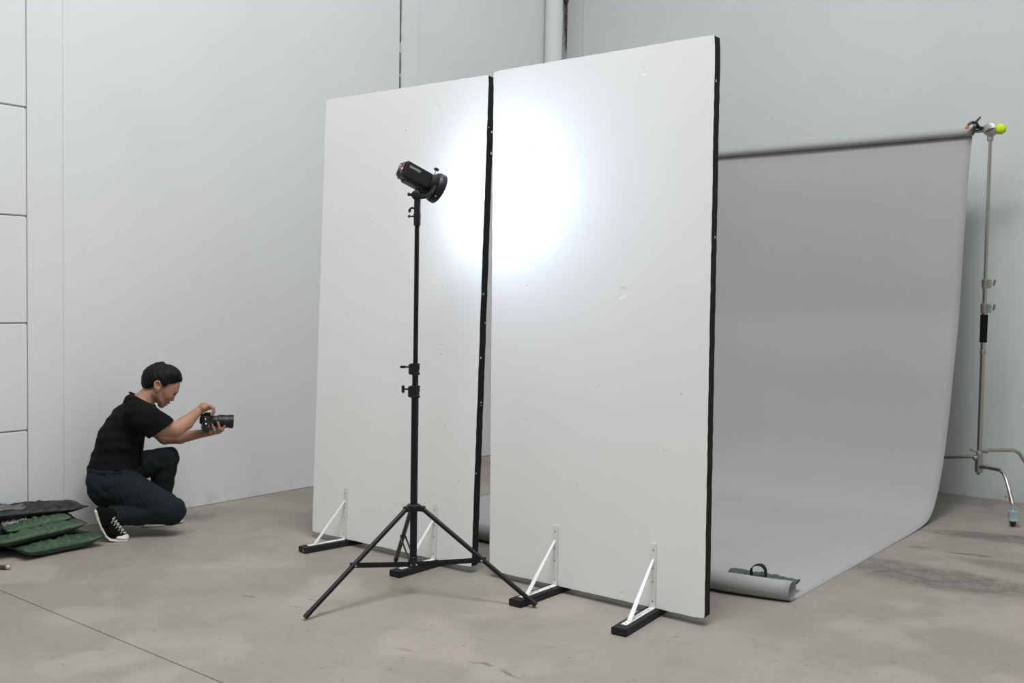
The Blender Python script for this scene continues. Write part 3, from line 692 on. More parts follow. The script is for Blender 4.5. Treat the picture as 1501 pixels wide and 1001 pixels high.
# white lettering on the side of the lower black bag, too blurred to read: ragged marks with two descenders
bm = bmesh.new(); rnd = random.Random(5)
from mathutils.bvhtree import BVHTree
body_ = [c for c in b2.children if c.name.startswith('bag_body')][0].data
tree_ = BVHTree.FromPolygons([v.co for v in body_.vertices], [p.vertices[:] for p in body_.polygons])
def onbag(x, z):
    h = tree_.ray_cast(Vector((x, -.5, z)), Vector((0, 1, 0)))[0]
    return (h if h is not None else Vector((x, -.11, z))) + Vector((0, -.0012, 0))
for k in range(26):
    x = -.07 + .125 * k / 25; z0 = .158 + rnd.uniform(-.004, .004); h = rnd.uniform(.005, .012); tl = rnd.uniform(-.005, .005)
    tube(bm, [onbag(x - tl, z0 - h), onbag(x, z0), onbag(x + tl, z0 + h)], .0016, 5)
    if k in (9, 17): tube(bm, [onbag(x, z0 - .005), onbag(x - .002, z0 - .022)], .0018, 5)
tube(bm, [onbag(-.07 + .0125 * q, .154) for q in range(11)], .0014, 5)
let = bm_obj('lettering', bm, mat('white_print', (.55, .55, .57), .6), b2)
# sandbag on the curled paper end
FBm = frame(FE + UU * .0 + VV * 0, UU, VV)
bagm = Matrix.Translation(FE + UU * .210 + VV * .172 + ZZ * .003) @ Matrix(((UU.x, VV.x, 0, 0), (UU.y, VV.y, 0, 0), (0, 0, 1, 0), (0, 0, 0, 1))) @ Matrix.Rotation(math.radians(12), 4, 'X') @ Matrix.Rotation(math.radians(1), 4, 'Y')
sandbag('thin green sandbag with black handle weighing down the curled paper end', 'sandbag on the paper', fabric('grey_green_nylon', (.085, .115, .09), (.06, .085, .068), .55), .35, .13, .062, 1, 8, bagm, strap=False, handle=(.0, .036, .072, -.02))

# stick lying at the left frame edge
p = at(14, 834.5, 4.985); p.z = .013; q = p + Vector((-.55, .03, 0))
rod = empty('broom_handle', loc=(p.x, p.y, 0)); tag(rod, 'brown wooden stick with pale metal tip lying on the floor', 'stick')
part_tube('shaft', [Vector((0, 0, .012)) + (q - p), Vector((-.012, 0, .012))], .0115, mat('brown_varnished_wood', (.09, .055, .038), .5, var=(25, (.06, .036, .025), .2)), rod, 16)
part_lathe('metal_tip', Vector((-.014, 0, .012)), (1, 0, 0), [(0, .0118), (.012, .0118), (.016, .010), (.019, .005)], mat('pale_tip', (.5, .49, .46), .4, .5), rod, 18)

# ------------------------------------------------------------------ person: one continuous body from a distance field, clothes as separate layers
E1 = np.array([.933, .36, 0]); E1 /= np.linalg.norm(E1); E2 = np.array([-E1[1], E1[0], 0]); E3 = np.array([0, 0, 1.])
PB = np.array([-2.25, 5.82, 0.])                    # ground point under the figure
PX = 1 / 250.7
def T(px, py, k=0.0):
    d = MW @ np.array([(px - 750.5) / FPX, (py - 500.5) / FPX, 1.]); o = np.array([0, 0, CAMZ]) - PB
    w = o + d * ((k - o @ E2) / (d @ E2))
    return np.array([w @ E1, w @ E2, w[2]])
class Field:
    def __init__(s, lo, hi, h):
        s.lo = np.array(lo, float); s.h = h; s.n = np.ceil((np.array(hi) - s.lo) / h).astype(int) + 1
        s.f = np.full(s.n, .5, np.float32)
    def win(s, lo, hi):
        a = np.clip(np.floor((lo - s.lo) / s.h).astype(int), 0, s.n); b = np.clip(np.ceil((hi - s.lo) / s.h).astype(int) + 1, 0, s.n)
        if (b <= a).any(): return None, None
        sl_ = tuple(slice(i, j) for i, j in zip(a, b))
        ax = [(s.lo[i] + s.h * np.arange(a[i], b[i])).astype(np.float32) for i in range(3)]
        return sl_, np.meshgrid(*ax, indexing='ij', sparse=True)
    def put(s, sl_, d, k, mode):
        f = s.f[sl_]
        if mode == 'add':
            if k > 0: h = np.clip(.5 + .5 * (f - d) / k, 0, 1); s.f[sl_] = f * (1 - h) + d * h - k * h * (1 - h)
            else: s.f[sl_] = np.minimum(f, d)
        else:
            if k > 0: h = np.clip(.5 - .5 * (f + d) / k, 0, 1); s.f[sl_] = f * (1 - h) - d * h + k * h * (1 - h)
            else: s.f[sl_] = np.maximum(f, -d)
    def cap(s, a, b, ra, rb, lat=1.0, k=.012, mode='add'):
        a = np.array(a, float); b = np.array(b, float); r = max(ra, rb)
        e = np.array([r, r * max(lat, 1), r]) + k + 3 * s.h
        sl_, g = s.win(np.minimum(a, b) - e, np.maximum(a, b) + e)
        if sl_ is None: return
        X, Y, Z = g; A = a.copy(); B = b.copy(); Y = Y / lat; A[1] /= lat; B[1] /= lat
        d = B - A; dd = d @ d + 1e-12
        t = np.clip(((X - A[0]) * d[0] + (Y - A[1]) * d[1] + (Z - A[2]) * d[2]) / dd, 0, 1)
        q = np.sqrt((X - A[0] - t * d[0]) ** 2 + (Y - A[1] - t * d[1]) ** 2 + (Z - A[2] - t * d[2]) ** 2) - (ra + (rb - ra) * t)
        s.put(sl_, q.astype(np.float32), k, mode)
    def ell(s, c, r, ang=0.0, k=.012, mode='add'):        # ang: turn in the side plane, degrees counter-clockwise
        c = np.array(c, float); r = np.array(r, float); m = r.max() + k + 3 * s.h
        sl_, g = s.win(c - m, c + m)
        if sl_ is None: return
        X, Y, Z = g; ca, sa = math.cos(math.radians(ang)), math.sin(math.radians(ang))
        x = (X - c[0]) * ca + (Z - c[2]) * sa; z = -(X - c[0]) * sa + (Z - c[2]) * ca; y = Y - c[1]
        k0 = np.sqrt((x / r[0]) ** 2 + (y / r[1]) ** 2 + (z / r[2]) ** 2); k1 = np.sqrt((x / r[0] ** 2) ** 2 + (y / r[1] ** 2) ** 2 + (z / r[2] ** 2) ** 2) + 1e-9
        s.put(sl_, (k0 * (k0 - 1) / k1).astype(np.float32), k, mode)
    def plane(s, p, n, lo=None, hi=None, k=.003):          # removes what lies on the side of the normal, within a window
        n = np.array(n, float); n /= np.linalg.norm(n)
        lo = s.lo if lo is None else np.array(lo); hi = s.lo + s.h * s.n if hi is None else np.array(hi)
        sl_, g = s.win(lo, hi); X, Y, Z = g
        d = (X - p[0]) * n[0] + (Y - p[1]) * n[1] + (Z - p[2]) * n[2]
        s.f[sl_] = np.maximum(s.f[sl_], d.astype(np.float32))
    def mesh(s, name, m, parent, smooth_it=1):
        f = s.f; S = f < 0; n = s.n - 1
        cnt = np.zeros(n, np.int8)
        for i in (0, 1):
            for j in (0, 1):
                for k in (0, 1): cnt += S[i:i + n[0], j:j + n[1], k:k + n[2]]
        act = (cnt > 0) & (cnt < 8); idx = np.argwhere(act); vid = np.full(n, -1, np.int64); vid[act] = np.arange(len(idx))
        acc = np.zeros((len(idx), 3)); num = np.zeros(len(idx))
        for ax in range(3):
            o = [q for q in range(3) if q != ax]
            for u in (0, 1):
                for w in (0, 1):
                    a = idx.copy(); a[:, o[0]] += u; a[:, o[1]] += w; b = a.copy(); b[:, ax] += 1
                    fa = f[a[:, 0], a[:, 1], a[:, 2]]; fb = f[b[:, 0], b[:, 1], b[:, 2]]; c = (fa < 0) != (fb < 0)
                    t = np.where(c, fa / np.where(c, fa - fb, 1), 0); p = a.astype(float); p[:, ax] += t
                    acc[c] += p[c]; num[c] += 1
        V = acc / num[:, None]; F = []
        for ax in range(3):
            o = [(ax + 1) % 3, (ax + 2) % 3]
            a = [slice(1, None) if q != ax else slice(None) for q in range(3)]
            s0_ = [slice(None)] * 3; s1_ = [slice(None)] * 3
            s0_[ax] = slice(0, -1); s1_[ax] = slice(1, None)
            dif = S[tuple(s0_)] != S[tuple(s1_)]; e = np.argwhere(dif)
            ok = (e[:, o[0]] > 0) & (e[:, o[1]] > 0) & (e[:, o[0]] < n[o[0]]) & (e[:, o[1]] < n[o[1]]); e = e[ok]
            q = []
            for du, dv in ((-1, -1), (0, -1), (0, 0), (-1, 0)):
                c = e.copy(); c[:, o[0]] += du; c[:, o[1]] += dv; q.append(vid[c[:, 0], c[:, 1], c[:, 2]])
            q = np.stack(q, 1); flip = ~S[e[:, 0], e[:, 1], e[:, 2]]; q[flip] = q[flip][:, ::-1]; F.append(q)
        F = np.concatenate(F); P = s.lo + V * s.h
        for _ in range(smooth_it):
            A = np.zeros_like(P); c = np.zeros(len(P))
            for i in range(4):
                np.add.at(A, F[:, i], P[F[:, (i + 1) % 4]]); np.add.at(A, F[:, (i + 1) % 4], P[F[:, i]]); np.add.at(c, F[:, i], 1); np.add.at(c, F[:, (i + 1) % 4], 1)
            P = P * .4 + A / c[:, None] * .6
        W = PB + P[:, :1] * E1 + P[:, 1:2] * E2 + P[:, 2:] * E3 - PB
        me = bpy.data.meshes.new(name); me.vertices.add(len(W)); me.vertices.foreach_set('co', W.astype(np.float32).ravel())
        me.loops.add(len(F) * 4); me.loops.foreach_set('vertex_index', F.astype(np.int32).ravel())
        me.polygons.add(len(F)); me.polygons.foreach_set('loop_start', np.arange(0, len(F) * 4, 4, dtype=np.int32))
        me.polygons.foreach_set('use_smooth', np.ones(len(F), bool)); me.update(calc_edges=True); me.validate()
        return link(name, me, m, parent)
def px(v): return v * PX

def skin_material():
    m = bpy.data.materials.new('skin'); m.use_nodes = True; nt = m.node_tree; b = nt.nodes['Principled BSDF']
    geo = N(nt, 'ShaderNodeNewGeometry')
    n = N(nt, 'ShaderNodeTexNoise', Scale=14.0, Detail=4.0); nt.links.new(geo.outputs['Position'], n.inputs['Vector'])
    c = mix_col(nt, ramp(nt, n.outputs['Fac'], .35, .7), (.42, .222, .145), (.36, .18, .115))
    nt.links.new(c, b.inputs['Base Color']); b.inputs['Roughness'].default_value = .5
    b.inputs['Subsurface Weight'].default_value = .12; b.inputs['Subsurface Radius'].default_value = (1, .35, .2); b.inputs['Subsurface Scale'].default_value = .008
    return m
M_skin = skin_material()
M_hair = mat('black_hair', (.004, .0038, .004), .6, bump=(120, .6, .003), spec=.2)
M_shirt = mat('black_cotton', (.0065, .0065, .0075), .95, bump=(22, .5, .006), spec=.15)
M_trou = mat('dark_slate_twill', (.0135, .0175, .020), .9, bump=(16, .7, .008), var=(5, (.010, .0135, .0155), .25), spec=.2)
M_rubber = mat('off_white_rubber', (.62, .60, .55), .55)
M_canvas = mat('black_canvas', (.0045, .0045, .005), .95, bump=(150, .4, .001), spec=.12)
man = empty('person', loc=PB); tag(man, 'man in black T-shirt and dark trousers crouching side-on, aiming a camera', 'person')

B = Field((-.27, -.36, -.01), (.66, .34, 1.06), .0034)
kA = -.19
# head
B.ell(T(236, 557), (px(24.5), .078, px(21)), -18)
B.ell(T(246, 569), (px(15.5), .066, px(17)), -30, .02)
B.cap(T(241, 574), T(240.5, 584), px(12), px(9), 1.35, .015)
for sg in (-1, 1):
    B.cap(T(229, 577, sg * .052), T(238, 592.5, sg * .018), px(5.5), px(4.5), 1, .02)
    B.ell(T(247, 580, sg * .040), (px(6), .018, px(6)), 0, .02)
B.cap(T(236.5, 593, -.012), T(236.5, 593, .012), px(4.8), px(4.8), 1, .012)
B.cap(T(257.4, 572.5, -.030), T(257.4, 572.5, .030), px(3.2), px(3.2), 1, .012)
B.ell(T(257, 563), (px(6), .05, px(8)), -15, .015)
B.cap(T(255.0, 576.5), T(252.2, 585.2), px(2.0), px(3.0), 1, .006)
B.cap(T(250.6, 585.8, -.011), T(250.6, 585.8, .011), px(2.0), px(2.0), 1, .004)
B.cap(T(246.3, 589, -.016), T(246.3, 589, .016), px(2.6), px(2.6), 1, .004)
B.cap(T(242.6, 592, -.014), T(242.6, 592, .014), px(2.4), px(2.4), 1, .0035)
for sg in (-1, 1):
    B.ell(T(254.5, 578.3, sg * .034), (px(3.0), .013, px(2.8)), -20, .006, 'sub')
    B.ell(T(252.0, 578.6, sg * .031), (px(3.0), .012, px(2.9)), 0, .003)
    # ears with a hollow shell
    B.ell(T(230.6, 566, sg * .080), (px(5.0), .0075, px(8.6)), 14, .005)
    B.ell(T(231.2, 565, sg * .088), (px(2.9), .006, px(5.6)), 14, .003, 'sub')
    B.cap(T(231.5, 570, sg * .080), T(230, 573, sg * .078), px(2.2), px(2.4), 1, .004)
for sg in (-1, 1):
    for a, b_ in (((227.2, 569.5), (226.8, 563)), ((226.8, 563), (229.5, 558.6)), ((229.5, 558.6), (233.5, 559.2)), ((233.5, 559.2), (234.6, 563))): B.cap(T(*a, sg * .087), T(*b_, sg * .087), px(1.25), px(1.25), 1, .003)
# neck and trunk
B.cap(T(221, 577), T(203, 594), px(13.5), px(15.5), 1.05, .02)
B.cap(T(203, 601), T(186, 622), px(16), px(21), 1.5, .04)
B.cap(T(186, 622), T(172, 662), px(21), px(22), 1.4, .03)
B.cap(T(172, 662), T(160, 696), px(22), px(20), 1.3, .02)
# near arm
B.ell(T(204, 607, kA + .03), (px(15), .055, px(14)), 0, .03)
B.cap(T(206, 610, kA), T(236, 624, kA), px(12.5), px(14.0), .9, .02)
B.cap(T(236, 624, kA), T(257, 630, kA + .01), px(14.0), px(11.5), .9, .012)
B.cap(T(257, 630, kA + .01), T(272, 620, kA + .06), px(11.5), px(10.6), .95, .012)
B.cap(T(272, 620, kA + .06), T(290.5, 602.5, kA + .14), px(10.6), px(6.4), .95, .01)
# near hand over the camera
kh = -.045
B.cap(T(290.5, 602, kh - .005), T(298, 597, kh), px(6.2), px(6.8), 1.15, .008)
B.cap(T(298, 597, kh), T(306, 596.5, kh), px(6.6), px(4.6), 1.55, .008)
for i, kk in enumerate((-.030, -.010, .011, .030)):
    r = px((2.0, 2.15, 2.2, 2.0)[i]); x = (0, .8, 1.2, .2)[i]
    B.cap(T(306 + x, 595, kh + kk), T(312 + x, 598, kh + kk), r * 1.15, r * 1.05, 1, .003)
    B.cap(T(312 + x, 598, kh + kk), T(312.4 + x, 604, kh + kk), r * 1.05, r, 1, .002)
    B.cap(T(312.4 + x, 604, kh + kk), T(309.6 + x, 608.5, kh + kk * .95), r, r * .85, 1, .002)
B.cap(T(296, 600, kh + .025), T(294.5, 606, kh + .045), px(3), px(2.4), 1, .005)
B.cap(T(294.5, 606, kh + .045), T(296.5, 610.5, kh + .055), px(2.3), px(2.0), 1, .003)
# far arm
kB = .17
B.ell(T(207, 610, kB), (px(14), .05, px(14)), 0, .03)
B.cap(T(212, 615, kB), T(242, 641, kB - .02), px(12), px(10.5), .9, .02)
B.cap(T(242, 641, kB - .02), T(264, 641, kB - .06), px(10.5), px(9.8), .9, .012)
B.cap(T(264, 641, kB - .06), T(301, 634.5, .035), px(9.8), px(5.8), .9, .01)
B.cap(T(301, 634.5, .035), T(308, 634, .02), px(5.8), px(5.2), 1.1, .008)
B.cap(T(308, 634, .012), T(321, 632.5, .012), px(4.6), px(3.6), 1.7, .008)
for (b0, b1, b2_, r) in (((308, 635, -.02), (306.8, 630, -.058), (306.0, 622.5, -.061), 1.85),
                       ((314, 635, -.02), (314.2, 630.5, -.052), (309.2, 619.5, -.060), 2.1),
                       ((319, 633.5, -.02), (322.2, 628, -.046), (319.2, 618.8, -.052), 2.1),
                       ((323, 632.5, -.015), (326.0, 630.5, -.040), (329.0, 624.6, -.049), 2.0)):
    B.cap(T(*b0), T(*b1), px(r) * 1.15, px(r) * 1.1, 1, .004); B.cap(T(*b1), T(*b2_), px(r) * 1.08, px(r) * .85, 1, .002)
B.cap(T(311, 632, .045), T(318, 626, .062), px(3), px(2.6), 1, .005); B.cap(T(318, 626, .062), T(323, 619, .056), px(2.5), px(2.2), 1, .003)
# legs under the trousers
kn = -.17
B.cap(T(168, 708, -.09), T(251, 749, kn), px(17), px(14), 1, .015); B.cap(T(248, 753, kn), T(172, 762, -.16), px(12), px(8), 1, .01)
B.cap(T(168, 694, .09), T(246, 673, .17), px(17), px(12), 1, .015); B.cap(T(247, 673, .16), T(236, 748, .135), px(12), px(8), 1, .01)
B.cap(T(172, 762, -.17), T(152, 758, -.19), px(7), px(5.5), 1, .01); B.cap(T(158, 765, -.19), T(168, 782, -.205), px(5.5), px(3.5), 1, .005)
B.cap(T(236, 748, .135), T(230, 760, .13), px(7), px(6), 1, .01); B.cap(T(232, 761, .13), T(250, 763, .155), px(5), px(3), 1.1, .005)
B.mesh('body', M_skin, man, 1)
del B
# eyes, brows, lips
def loc3(p): return Vector(p[0] * E1 + p[1] * E2 + p[2] * E3)
for sg in (-1, 1):
    bm = bmesh.new(); bmesh.ops.create_uvsphere(bm, u_segments=16, v_segments=10, radius=.0088); o = bm_obj('eye', bm, mat('eye_dark', (.05, .035, .03), .25), man, smooth=True); o.location = loc3(T(252.8, 579.6, sg * .030))
    bm = bmesh.new(); tube(bm, [loc3(T(254.0, 574.5, sg * .050)), loc3(T(257.8, 574.2, sg * .036)), loc3(T(260.0, 574.3, sg * .018))], [.0025, .0042, .003], 8); bm_obj('eyebrow', bm, M_hair, man, smooth=True)
    bm = bmesh.new(); tube(bm, [loc3(T(251.2, 578.9, sg * .0435)), loc3(T(254.3, 578.6, sg * .034)), loc3(T(255.5, 579.2, sg * .024))], [.0012, .0022, .0014], 6); bm_obj('eyelashes', bm, M_hair, man, smooth=True)
M_lip = mat('lips', (.27, .10, .08), .5)
bm = bmesh.new(); tube(bm, [loc3(T(243.2, 588.6, -.024)), loc3(T(247.3, 590.6, -.012)), loc3(T(248.2, 591.0, 0)), loc3(T(247.3, 590.6, .012)), loc3(T(243.2, 588.6, .024))], [.0012, .0042, .0048, .0042, .0012], 8)
tube(bm, [loc3(T(242.2, 589.8, -.022)), loc3(T(244.2, 592.8, -.011)), loc3(T(244.8, 593.4, 0)), loc3(T(244.2, 592.8, .011)), loc3(T(242.2, 589.8, .022))], [.001, .0042, .0046, .0042, .001], 8); bm_obj('lips', bm, M_lip, man, smooth=True)
# hair
Hh = Field(T(200, 600, -.13), T(280, 520, .13), .0028)
Hh.ell(T(236, 556), (px(27.5), .0905, px(24)), -18, 0)
Hh.ell(T(246, 566), (px(19), .083, px(19)), -30, .015)
Hh.ell(T(252, 549), (px(15), .078, px(12)), -38, .02)
Hh.ell(T(218, 561), (px(10.5), .070, px(13)), -20, .02)
Hh.cap(T(262, 556.5, -.03), T(262, 556.5, .03), px(5.2), px(5.2), 1, .012)
Hh.cap(T(264.5, 560, -.02), T(264.5, 560, .025), px(2.4), px(2.4), 1, .006)
Hh.cap(T(229, 534.5, -.02), T(238, 533, .02), px(2.6), px(2.6), 1, .02)
# hairline: cut the face, the ears and the nape free
g = Hh.win(Hh.lo, Hh.lo + Hh.h * Hh.n)[1]; X, Y, Z = g
poly = [T(*q) for q in ((207, 569), (219, 569.5), (224.5, 566.5), (225.5, 559), (231, 557), (236, 560.5), (238.5, 567), (242.5, 566), (246, 562.5), (255, 561.5), (263, 559.5), (268.5, 563.5))]
xs = np.array([p[0] for p in poly]); zs_ = np.array([p[2] for p in poly])
line = np.interp(X.ravel(), xs, zs_, left=zs_[0] + .0, right=zs_[-1])[:, None, None]
back = np.clip((np.abs(Y) - .03) / .05, 0, 1)
Hh.f = np.maximum(Hh.f, (line - Z).astype(np.float32) * .8)
Hh.f += (.0016 * np.sin(X * 260 + Z * 140 + 3 * np.sin(Y * 60)) * np.sin(Y * 190 + X * 90) + .0018 * np.sin(X * 420 - Z * 300 + 4 * np.sin(Y * 90)) * np.sin(Y * 320 + Z * 210)).astype(np.float32)
Hh.f += (np.clip((T(0, 552)[2] - Z) / .06, 0, 1) * .0045).astype(np.float32)      # cropped closer on the sides
Hh.mesh('hair', M_hair, man, 1); del Hh
# T-shirt
S_ = Field((-.28, -.40, .30), (.36, .40, 1.0), .0042)
S_.cap(T(204, 600), T(189, 619), px(19), px(27), 1.50, .03)
S_.cap(T(189, 619), T(177, 645), px(27), px(31.5), 1.40, .03)
S_.cap(T(177, 645), T(170, 682), px(31.5), px(37), 1.22, .03)
S_.cap(T(196, 590, -.03), T(196, 590, .03), px(14), px(14), 1.3, .02)
S_.cap(T(201, 605, -.17), T(214, 612, -.20), px(18.5), px(19.5), .85, .03); S_.cap(T(214, 612, -.20), T(240, 631, -.20), px(19.5), px(21), .72, .015)
S_.cap(T(203, 607, .16), T(216, 616, .18), px(18), px(18), .8, .03); S_.cap(T(216, 616, .18), T(240, 634, .17), px(18), px(18), .72, .015)
g = S_.win(S_.lo, S_.lo + S_.h * S_.n)[1]; X, Y, Z = g
def sn(a, b_, c, ph): return np.sin(a * X + b_ * Z + c * Y + ph)
S_.f += (.0035 * sn(30, 55, 12, 0) * sn(-22, 38, 20, 1.3) + .0022 * sn(70, 60, -30, .6) * sn(18, -40, 26, 2)).astype(np.float32)
hp = T(165, 683.5); a_ = T(129, 686.5); b__ = T(206, 680)
S_.plane(hp, (0.055, 0, -1))
sp = T(236.8, 629.2, -.2); nrm = np.array([.605, 0, -.796])
for lo_, hi_ in ((T(205, 700, -.36), T(290, 590, -.075)), (T(205, 700, .075), T(290, 590, .40))):
    S_.plane(sp, nrm, np.minimum(lo_, hi_) - 0, np.maximum(lo_, hi_))
# neckline
d_ = T(185, 573) - T(228.5, 596); nn2 = np.array([-d_[2], 0, d_[0]]); nn2 = -nn2 if nn2[2] < 0 else nn2
S_.plane(T(206, 583.5), nn2, T(180, 600, -.10), T(240, 560, .10))
S_.mesh('shirt', M_shirt, man, 2); del S_
# collar band
bm = bmesh.new(); pts = []
for k in range(33):
    a = 2 * math.pi * k / 32; c = (T(190, 576.5) + T(227.5, 596)) / 2; h_ = (T(227.5, 596) - T(190, 576.5)) / 2
    pts.append(loc3(c + h_ * math.cos(a) + np.array([0, .080 * math.sin(a), .004])))
tube(bm, pts, .0045, 8, False, 1.4); bm_obj('collar', bm, M_shirt, man, smooth=True)
# trousers
Q = Field((-.28, -.38, .02), (.42, .38, .66), .0042)
Q.ell(T(162, 701), (px(32), .185, px(28)), 0, .03)
Q.cap(T(168, 684), T(162, 700), px(35.5), px(33), 1.25, .02)
Q.ell(T(153, 716, -.08), (px(23), .10, px(29)), 20, .03); Q.ell(T(153, 714, .08), (px(22), .10, px(28)), 20, .03)
Q.cap(T(172, 711, -.10), T(250, 748.5, kn), px(29), px(21.5), .9, .02)
Q.cap(T(250, 748, kn), T(200, 751.5, -.16), px(20), px(17.5), .85, .01)
Q.cap(T(200, 751.5, -.16), T(162, 757, -.17), px(17.5), px(13.5), .9, .012)
Q.cap(T(170, 692, .09), T(245, 671, .17), px(27), px(17), .95, .03)
Q.cap(T(245, 672, .165), T(236, 715, .15), px(18), px(17), .9, .012); Q.cap(T(236, 715, .15), T(233, 752, .135), px(17), px(15), .9, .012)
g = Q.win(Q.lo, Q.lo + Q.h * Q.n)[1]; X, Y, Z = g
Q.f += (.0035 * np.sin(40 * X - 60 * Z + 14 * Y) * np.sin(20 * X + 30 * Z + 1) + .0025 * np.sin(85 * Z + 40 * X + 20 * np.sin(9 * X)) * np.sin(25 * X - 18 * Y + 2)).astype(np.float32)
# deep folds at the hip and behind the knee
for (p, q, r) in ((T(163, 694, -.235), T(172, 714, -.235), 2.0), (T(172, 712, -.235), T(184, 700, -.235), 1.8), (T(200, 729, -.26), T(222, 726, -.26), 1.4), (T(228, 746, -.265), T(246, 748, -.262), 1.6), (T(205, 748, -.25), T(240, 752, -.26), 2.0), (T(232, 756, -.26), T(238, 749, -.262), 1.3)):
    Q.cap(p, q, px(r), px(r * .4), 2.2, .012, 'sub')
Q.plane(T(165, 682), (-.05, 0, 1), Q.lo, (T(202, 680)[0], 1, 1))
ank = T(158, 752, -.17)
Q.plane(T(170, 768, -.17), (-.55, 0, -.83), T(120, 800, -.34), T(190, 738, -.05))
Q.mesh('trousers', M_trou, man, 2); del Q
bm = bmesh.new()
wb = []
for k in range(41):
    a = 2 * math.pi * k / 40; wb.append(loc3(T(166.8, 686.5)) + Vector(E1) * math.cos(a) * px(36.8) + Vector(E2) * math.sin(a) * px(36.8) * 1.24 + Vector((0, 0, .004 - .012 * math.cos(a) * 0)))
rows_ = [[bm.verts.new(p + Vector((0, 0, dz))) for dz in (-.012, .012)] for p in wb[:-1]]
for i in range(40): a, b_ = rows_[i], rows_[(i + 1) % 40]; bm.faces.new((a[0], b_[0], b_[1], a[1]))
o = bm_obj('waistband', bm, M_trou, man, smooth=True); o.modifiers.new('t', 'SOLIDIFY').thickness = .004
# shoes: near one bent with the heel up, far one flat
def shoe(path, upper, cap_, laces, k0, k1, name='shoe', bounds=None):
    F_ = Field(*bounds, .003)
    n_ = len(path)
    for a, b_ in zip(path, path[1:]): F_.cap(T(*a), T(*b_), px(2.4), px(2.4), 4.3, .003)
    sole = F_.mesh('shoe', M_rubber, man, 1)
    F_ = Field(*bounds, .003)
    for (a, b_, ra, rb, lt) in upper: F_.cap(T(*a), T(*b_), px(ra), px(rb), lt, .012)
    F_.mesh('upper', M_canvas, sole, 1)
    F_ = Field(*bounds, .003)
    for (a, b_, ra, rb, lt) in cap_: F_.cap(T(*a), T(*b_), px(ra), px(rb), lt, .008)
    F_.mesh('toe_cap', M_rubber, sole, 1)
    for (a, b_) in laces:
        bm = bmesh.new(); tube(bm, [loc3(T(*a)), loc3(T(*b_))], .0034, 7); bm_obj('lace', bm, M_rubber, sole, smooth=True)
    # black line round the sole
    return sole
ks = -.195
bd = ((T(128, 800, -.2)[0], -.30, -.02), (T(205, 800, -.2)[0], -.09, .26))
shoe([(140.5, 749, ks), (143.5, 760, ks), (149.5, 774, ks), (156, 785, ks), (162, 790, ks - .003), (172, 791.2, ks - .008), (186, 790.8, ks - .012)],
     [((147, 748, ks), (155, 766, ks), 6.0, 9.5, .95), ((155, 766, ks), (163, 778, ks), 9.5, 9.5, .95), ((163, 778, ks), (176, 785, ks - .008), 9.0, 6.5, 1.25), ((152, 752, ks), (162, 756, ks), 8, 11, .8)],
     [((174, 787, ks - .008), (184.5, 787.5, ks - .012), 4.8, 4.6, 2.2)],
     [((165 + i * 3.2, 760 + i * 4.2, ks - .040), (169.5 + i * 3.0, 763 + i * 3.4, ks - .012)) for i in range(6)] + [((168.5 + i * 3.0, 758 + i * 4.2, ks - .036), (163.5 + i * 3.4, 766.5 + i * 3.8, ks - .030)) for i in range(5)], 0, 0, bounds=bd)
kf = .19
bd = ((T(200, 785, .1)[0], .03, -.02), (T(285, 785, .1)[0], .28, .22))
shoe([(211, 769.5, .118), (222, 769.2, .128), (238, 768, .143), (254, 766, .160), (266, 762.5, .175)],
     [((214, 760, .12), (226, 760, .13), 7.5, 8.5, .9), ((226, 760, .13), (250, 761, .155), 8.5, 6.5, 1.1), ((222, 750, .128), (226, 758, .13), 8, 9, .8)],
     [((256, 762.5, .162), (264, 762, .172), 4.6, 4.2, 2.0)], [], 0, 0, bounds=bd)

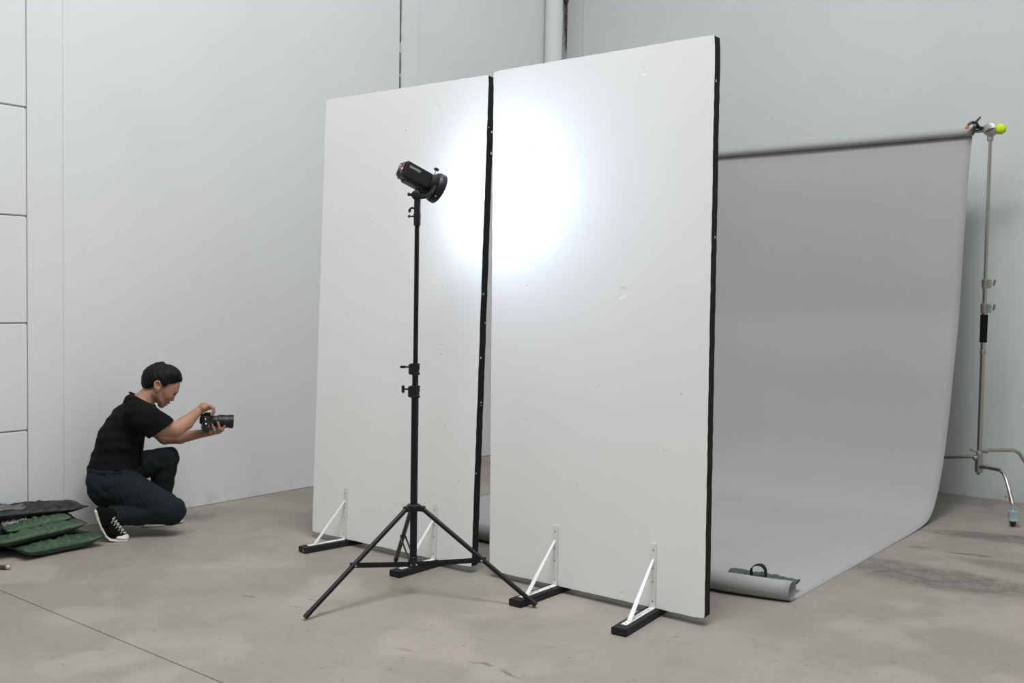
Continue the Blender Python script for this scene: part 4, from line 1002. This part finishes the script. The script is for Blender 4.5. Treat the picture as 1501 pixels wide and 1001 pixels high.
# ------------------------------------------------------------------ photo camera in his hands
M_cam = mat('camera_black_plastic', (.012, .012, .013), .45, bump=(180, .2, .0005)); M_glass = mat('lens_glass', (.01, .01, .02), .05, spec=.8, coat=1)
WT = lambda *a: loc3(T(*a)) + Vector(PB)
lxz = (WT(342, 617.2, .0) - WT(308, 616.4, .0)).normalized(); lyy = ZZ.cross(lxz).normalized(); lzz = lxz.cross(lyy)
mc = frame(WT(302, 619, .0), lxz, lyy, lzz)
cm = empty('photo_camera', mc); tag(cm, 'black mirrorless photo camera with long zoom lens held in both hands', 'camera')
bm = bmesh.new(); box(bm, (px(-6), -.066, px(-12.3)), (px(6), .062, px(11)), .006, None, 3); bm_obj('camera_body', bm, M_cam, cm, smooth=True, angle=30)
bm = bmesh.new(); box(bm, (px(-9.5), -.022, px(-2)), (px(-5), .022, px(8.5)), .004); bm_obj('eyecup', bm, M_blkp, cm)
bm = bmesh.new(); box(bm, (px(-5), -.03, px(9)), (px(8), .03, px(15)), .008, None, 3); bm_obj('viewfinder_hump', bm, M_cam, cm, smooth=True, angle=30)
bm = bmesh.new(); box(bm, (px(3), -.068, px(-11)), (px(9.5), -.036, px(9)), .008, None, 3); bm_obj('hand_grip', bm, M_cam, cm, smooth=True, angle=30)
prof_ = [(px(4), px(8.3)), (px(8), px(8.6)), (px(8.2), px(8.2)), (px(16), px(8.4)), (px(17), px(9.6)), (px(20), px(10.1)), (px(20.2), px(9.7)), (px(26), px(9.7)), (px(26.3), px(10.1)), (px(30), px(10.1)), (px(30.2), px(9.7)), (px(33), px(9.8))]
part_lathe('lens', (0, .0, px(2.3)), (1, 0, 0), prof_, M_cam, cm, 40)
part_lathe('lens_hood', (0, .0, px(2.3)), (1, 0, 0), [(px(33), px(9.6)), (px(33.4), px(10.4)), (px(39.2), px(10.5)), (px(39.6), px(10.1)), (px(39.4), px(9.2)), (px(36), px(8.6))], M_blkp, cm, 40)
part_lathe('front_glass', (px(35.6), 0, px(2.3)), (1, 0, 0), [(0, px(8.4)), (.002, px(6)), (.003, px(2))], M_glass, cm, 30)
for (x, z) in ((-2.4, 6.2), (-1.2, -.6)): part_lathe('strap_lug', (px(x), -.066, px(z)), (0, -1, 0), [(0, .006), (.004, .0055), (.006, .003)], M_steel, cm, 14)
bm = bmesh.new()
for k in range(36):
    a = 2 * math.pi * k / 36; box(bm, (px(20.8), -.0012, px(9.65)), (px(25.6), .0012, px(9.65) + .0012), 0, Matrix.Translation((0, 0, px(2.3))) @ Matrix.Rotation(a, 4, 'X'))
bm_obj('focus_ring_ribs', bm, M_blkp, cm)['kind'] = 'stuff'
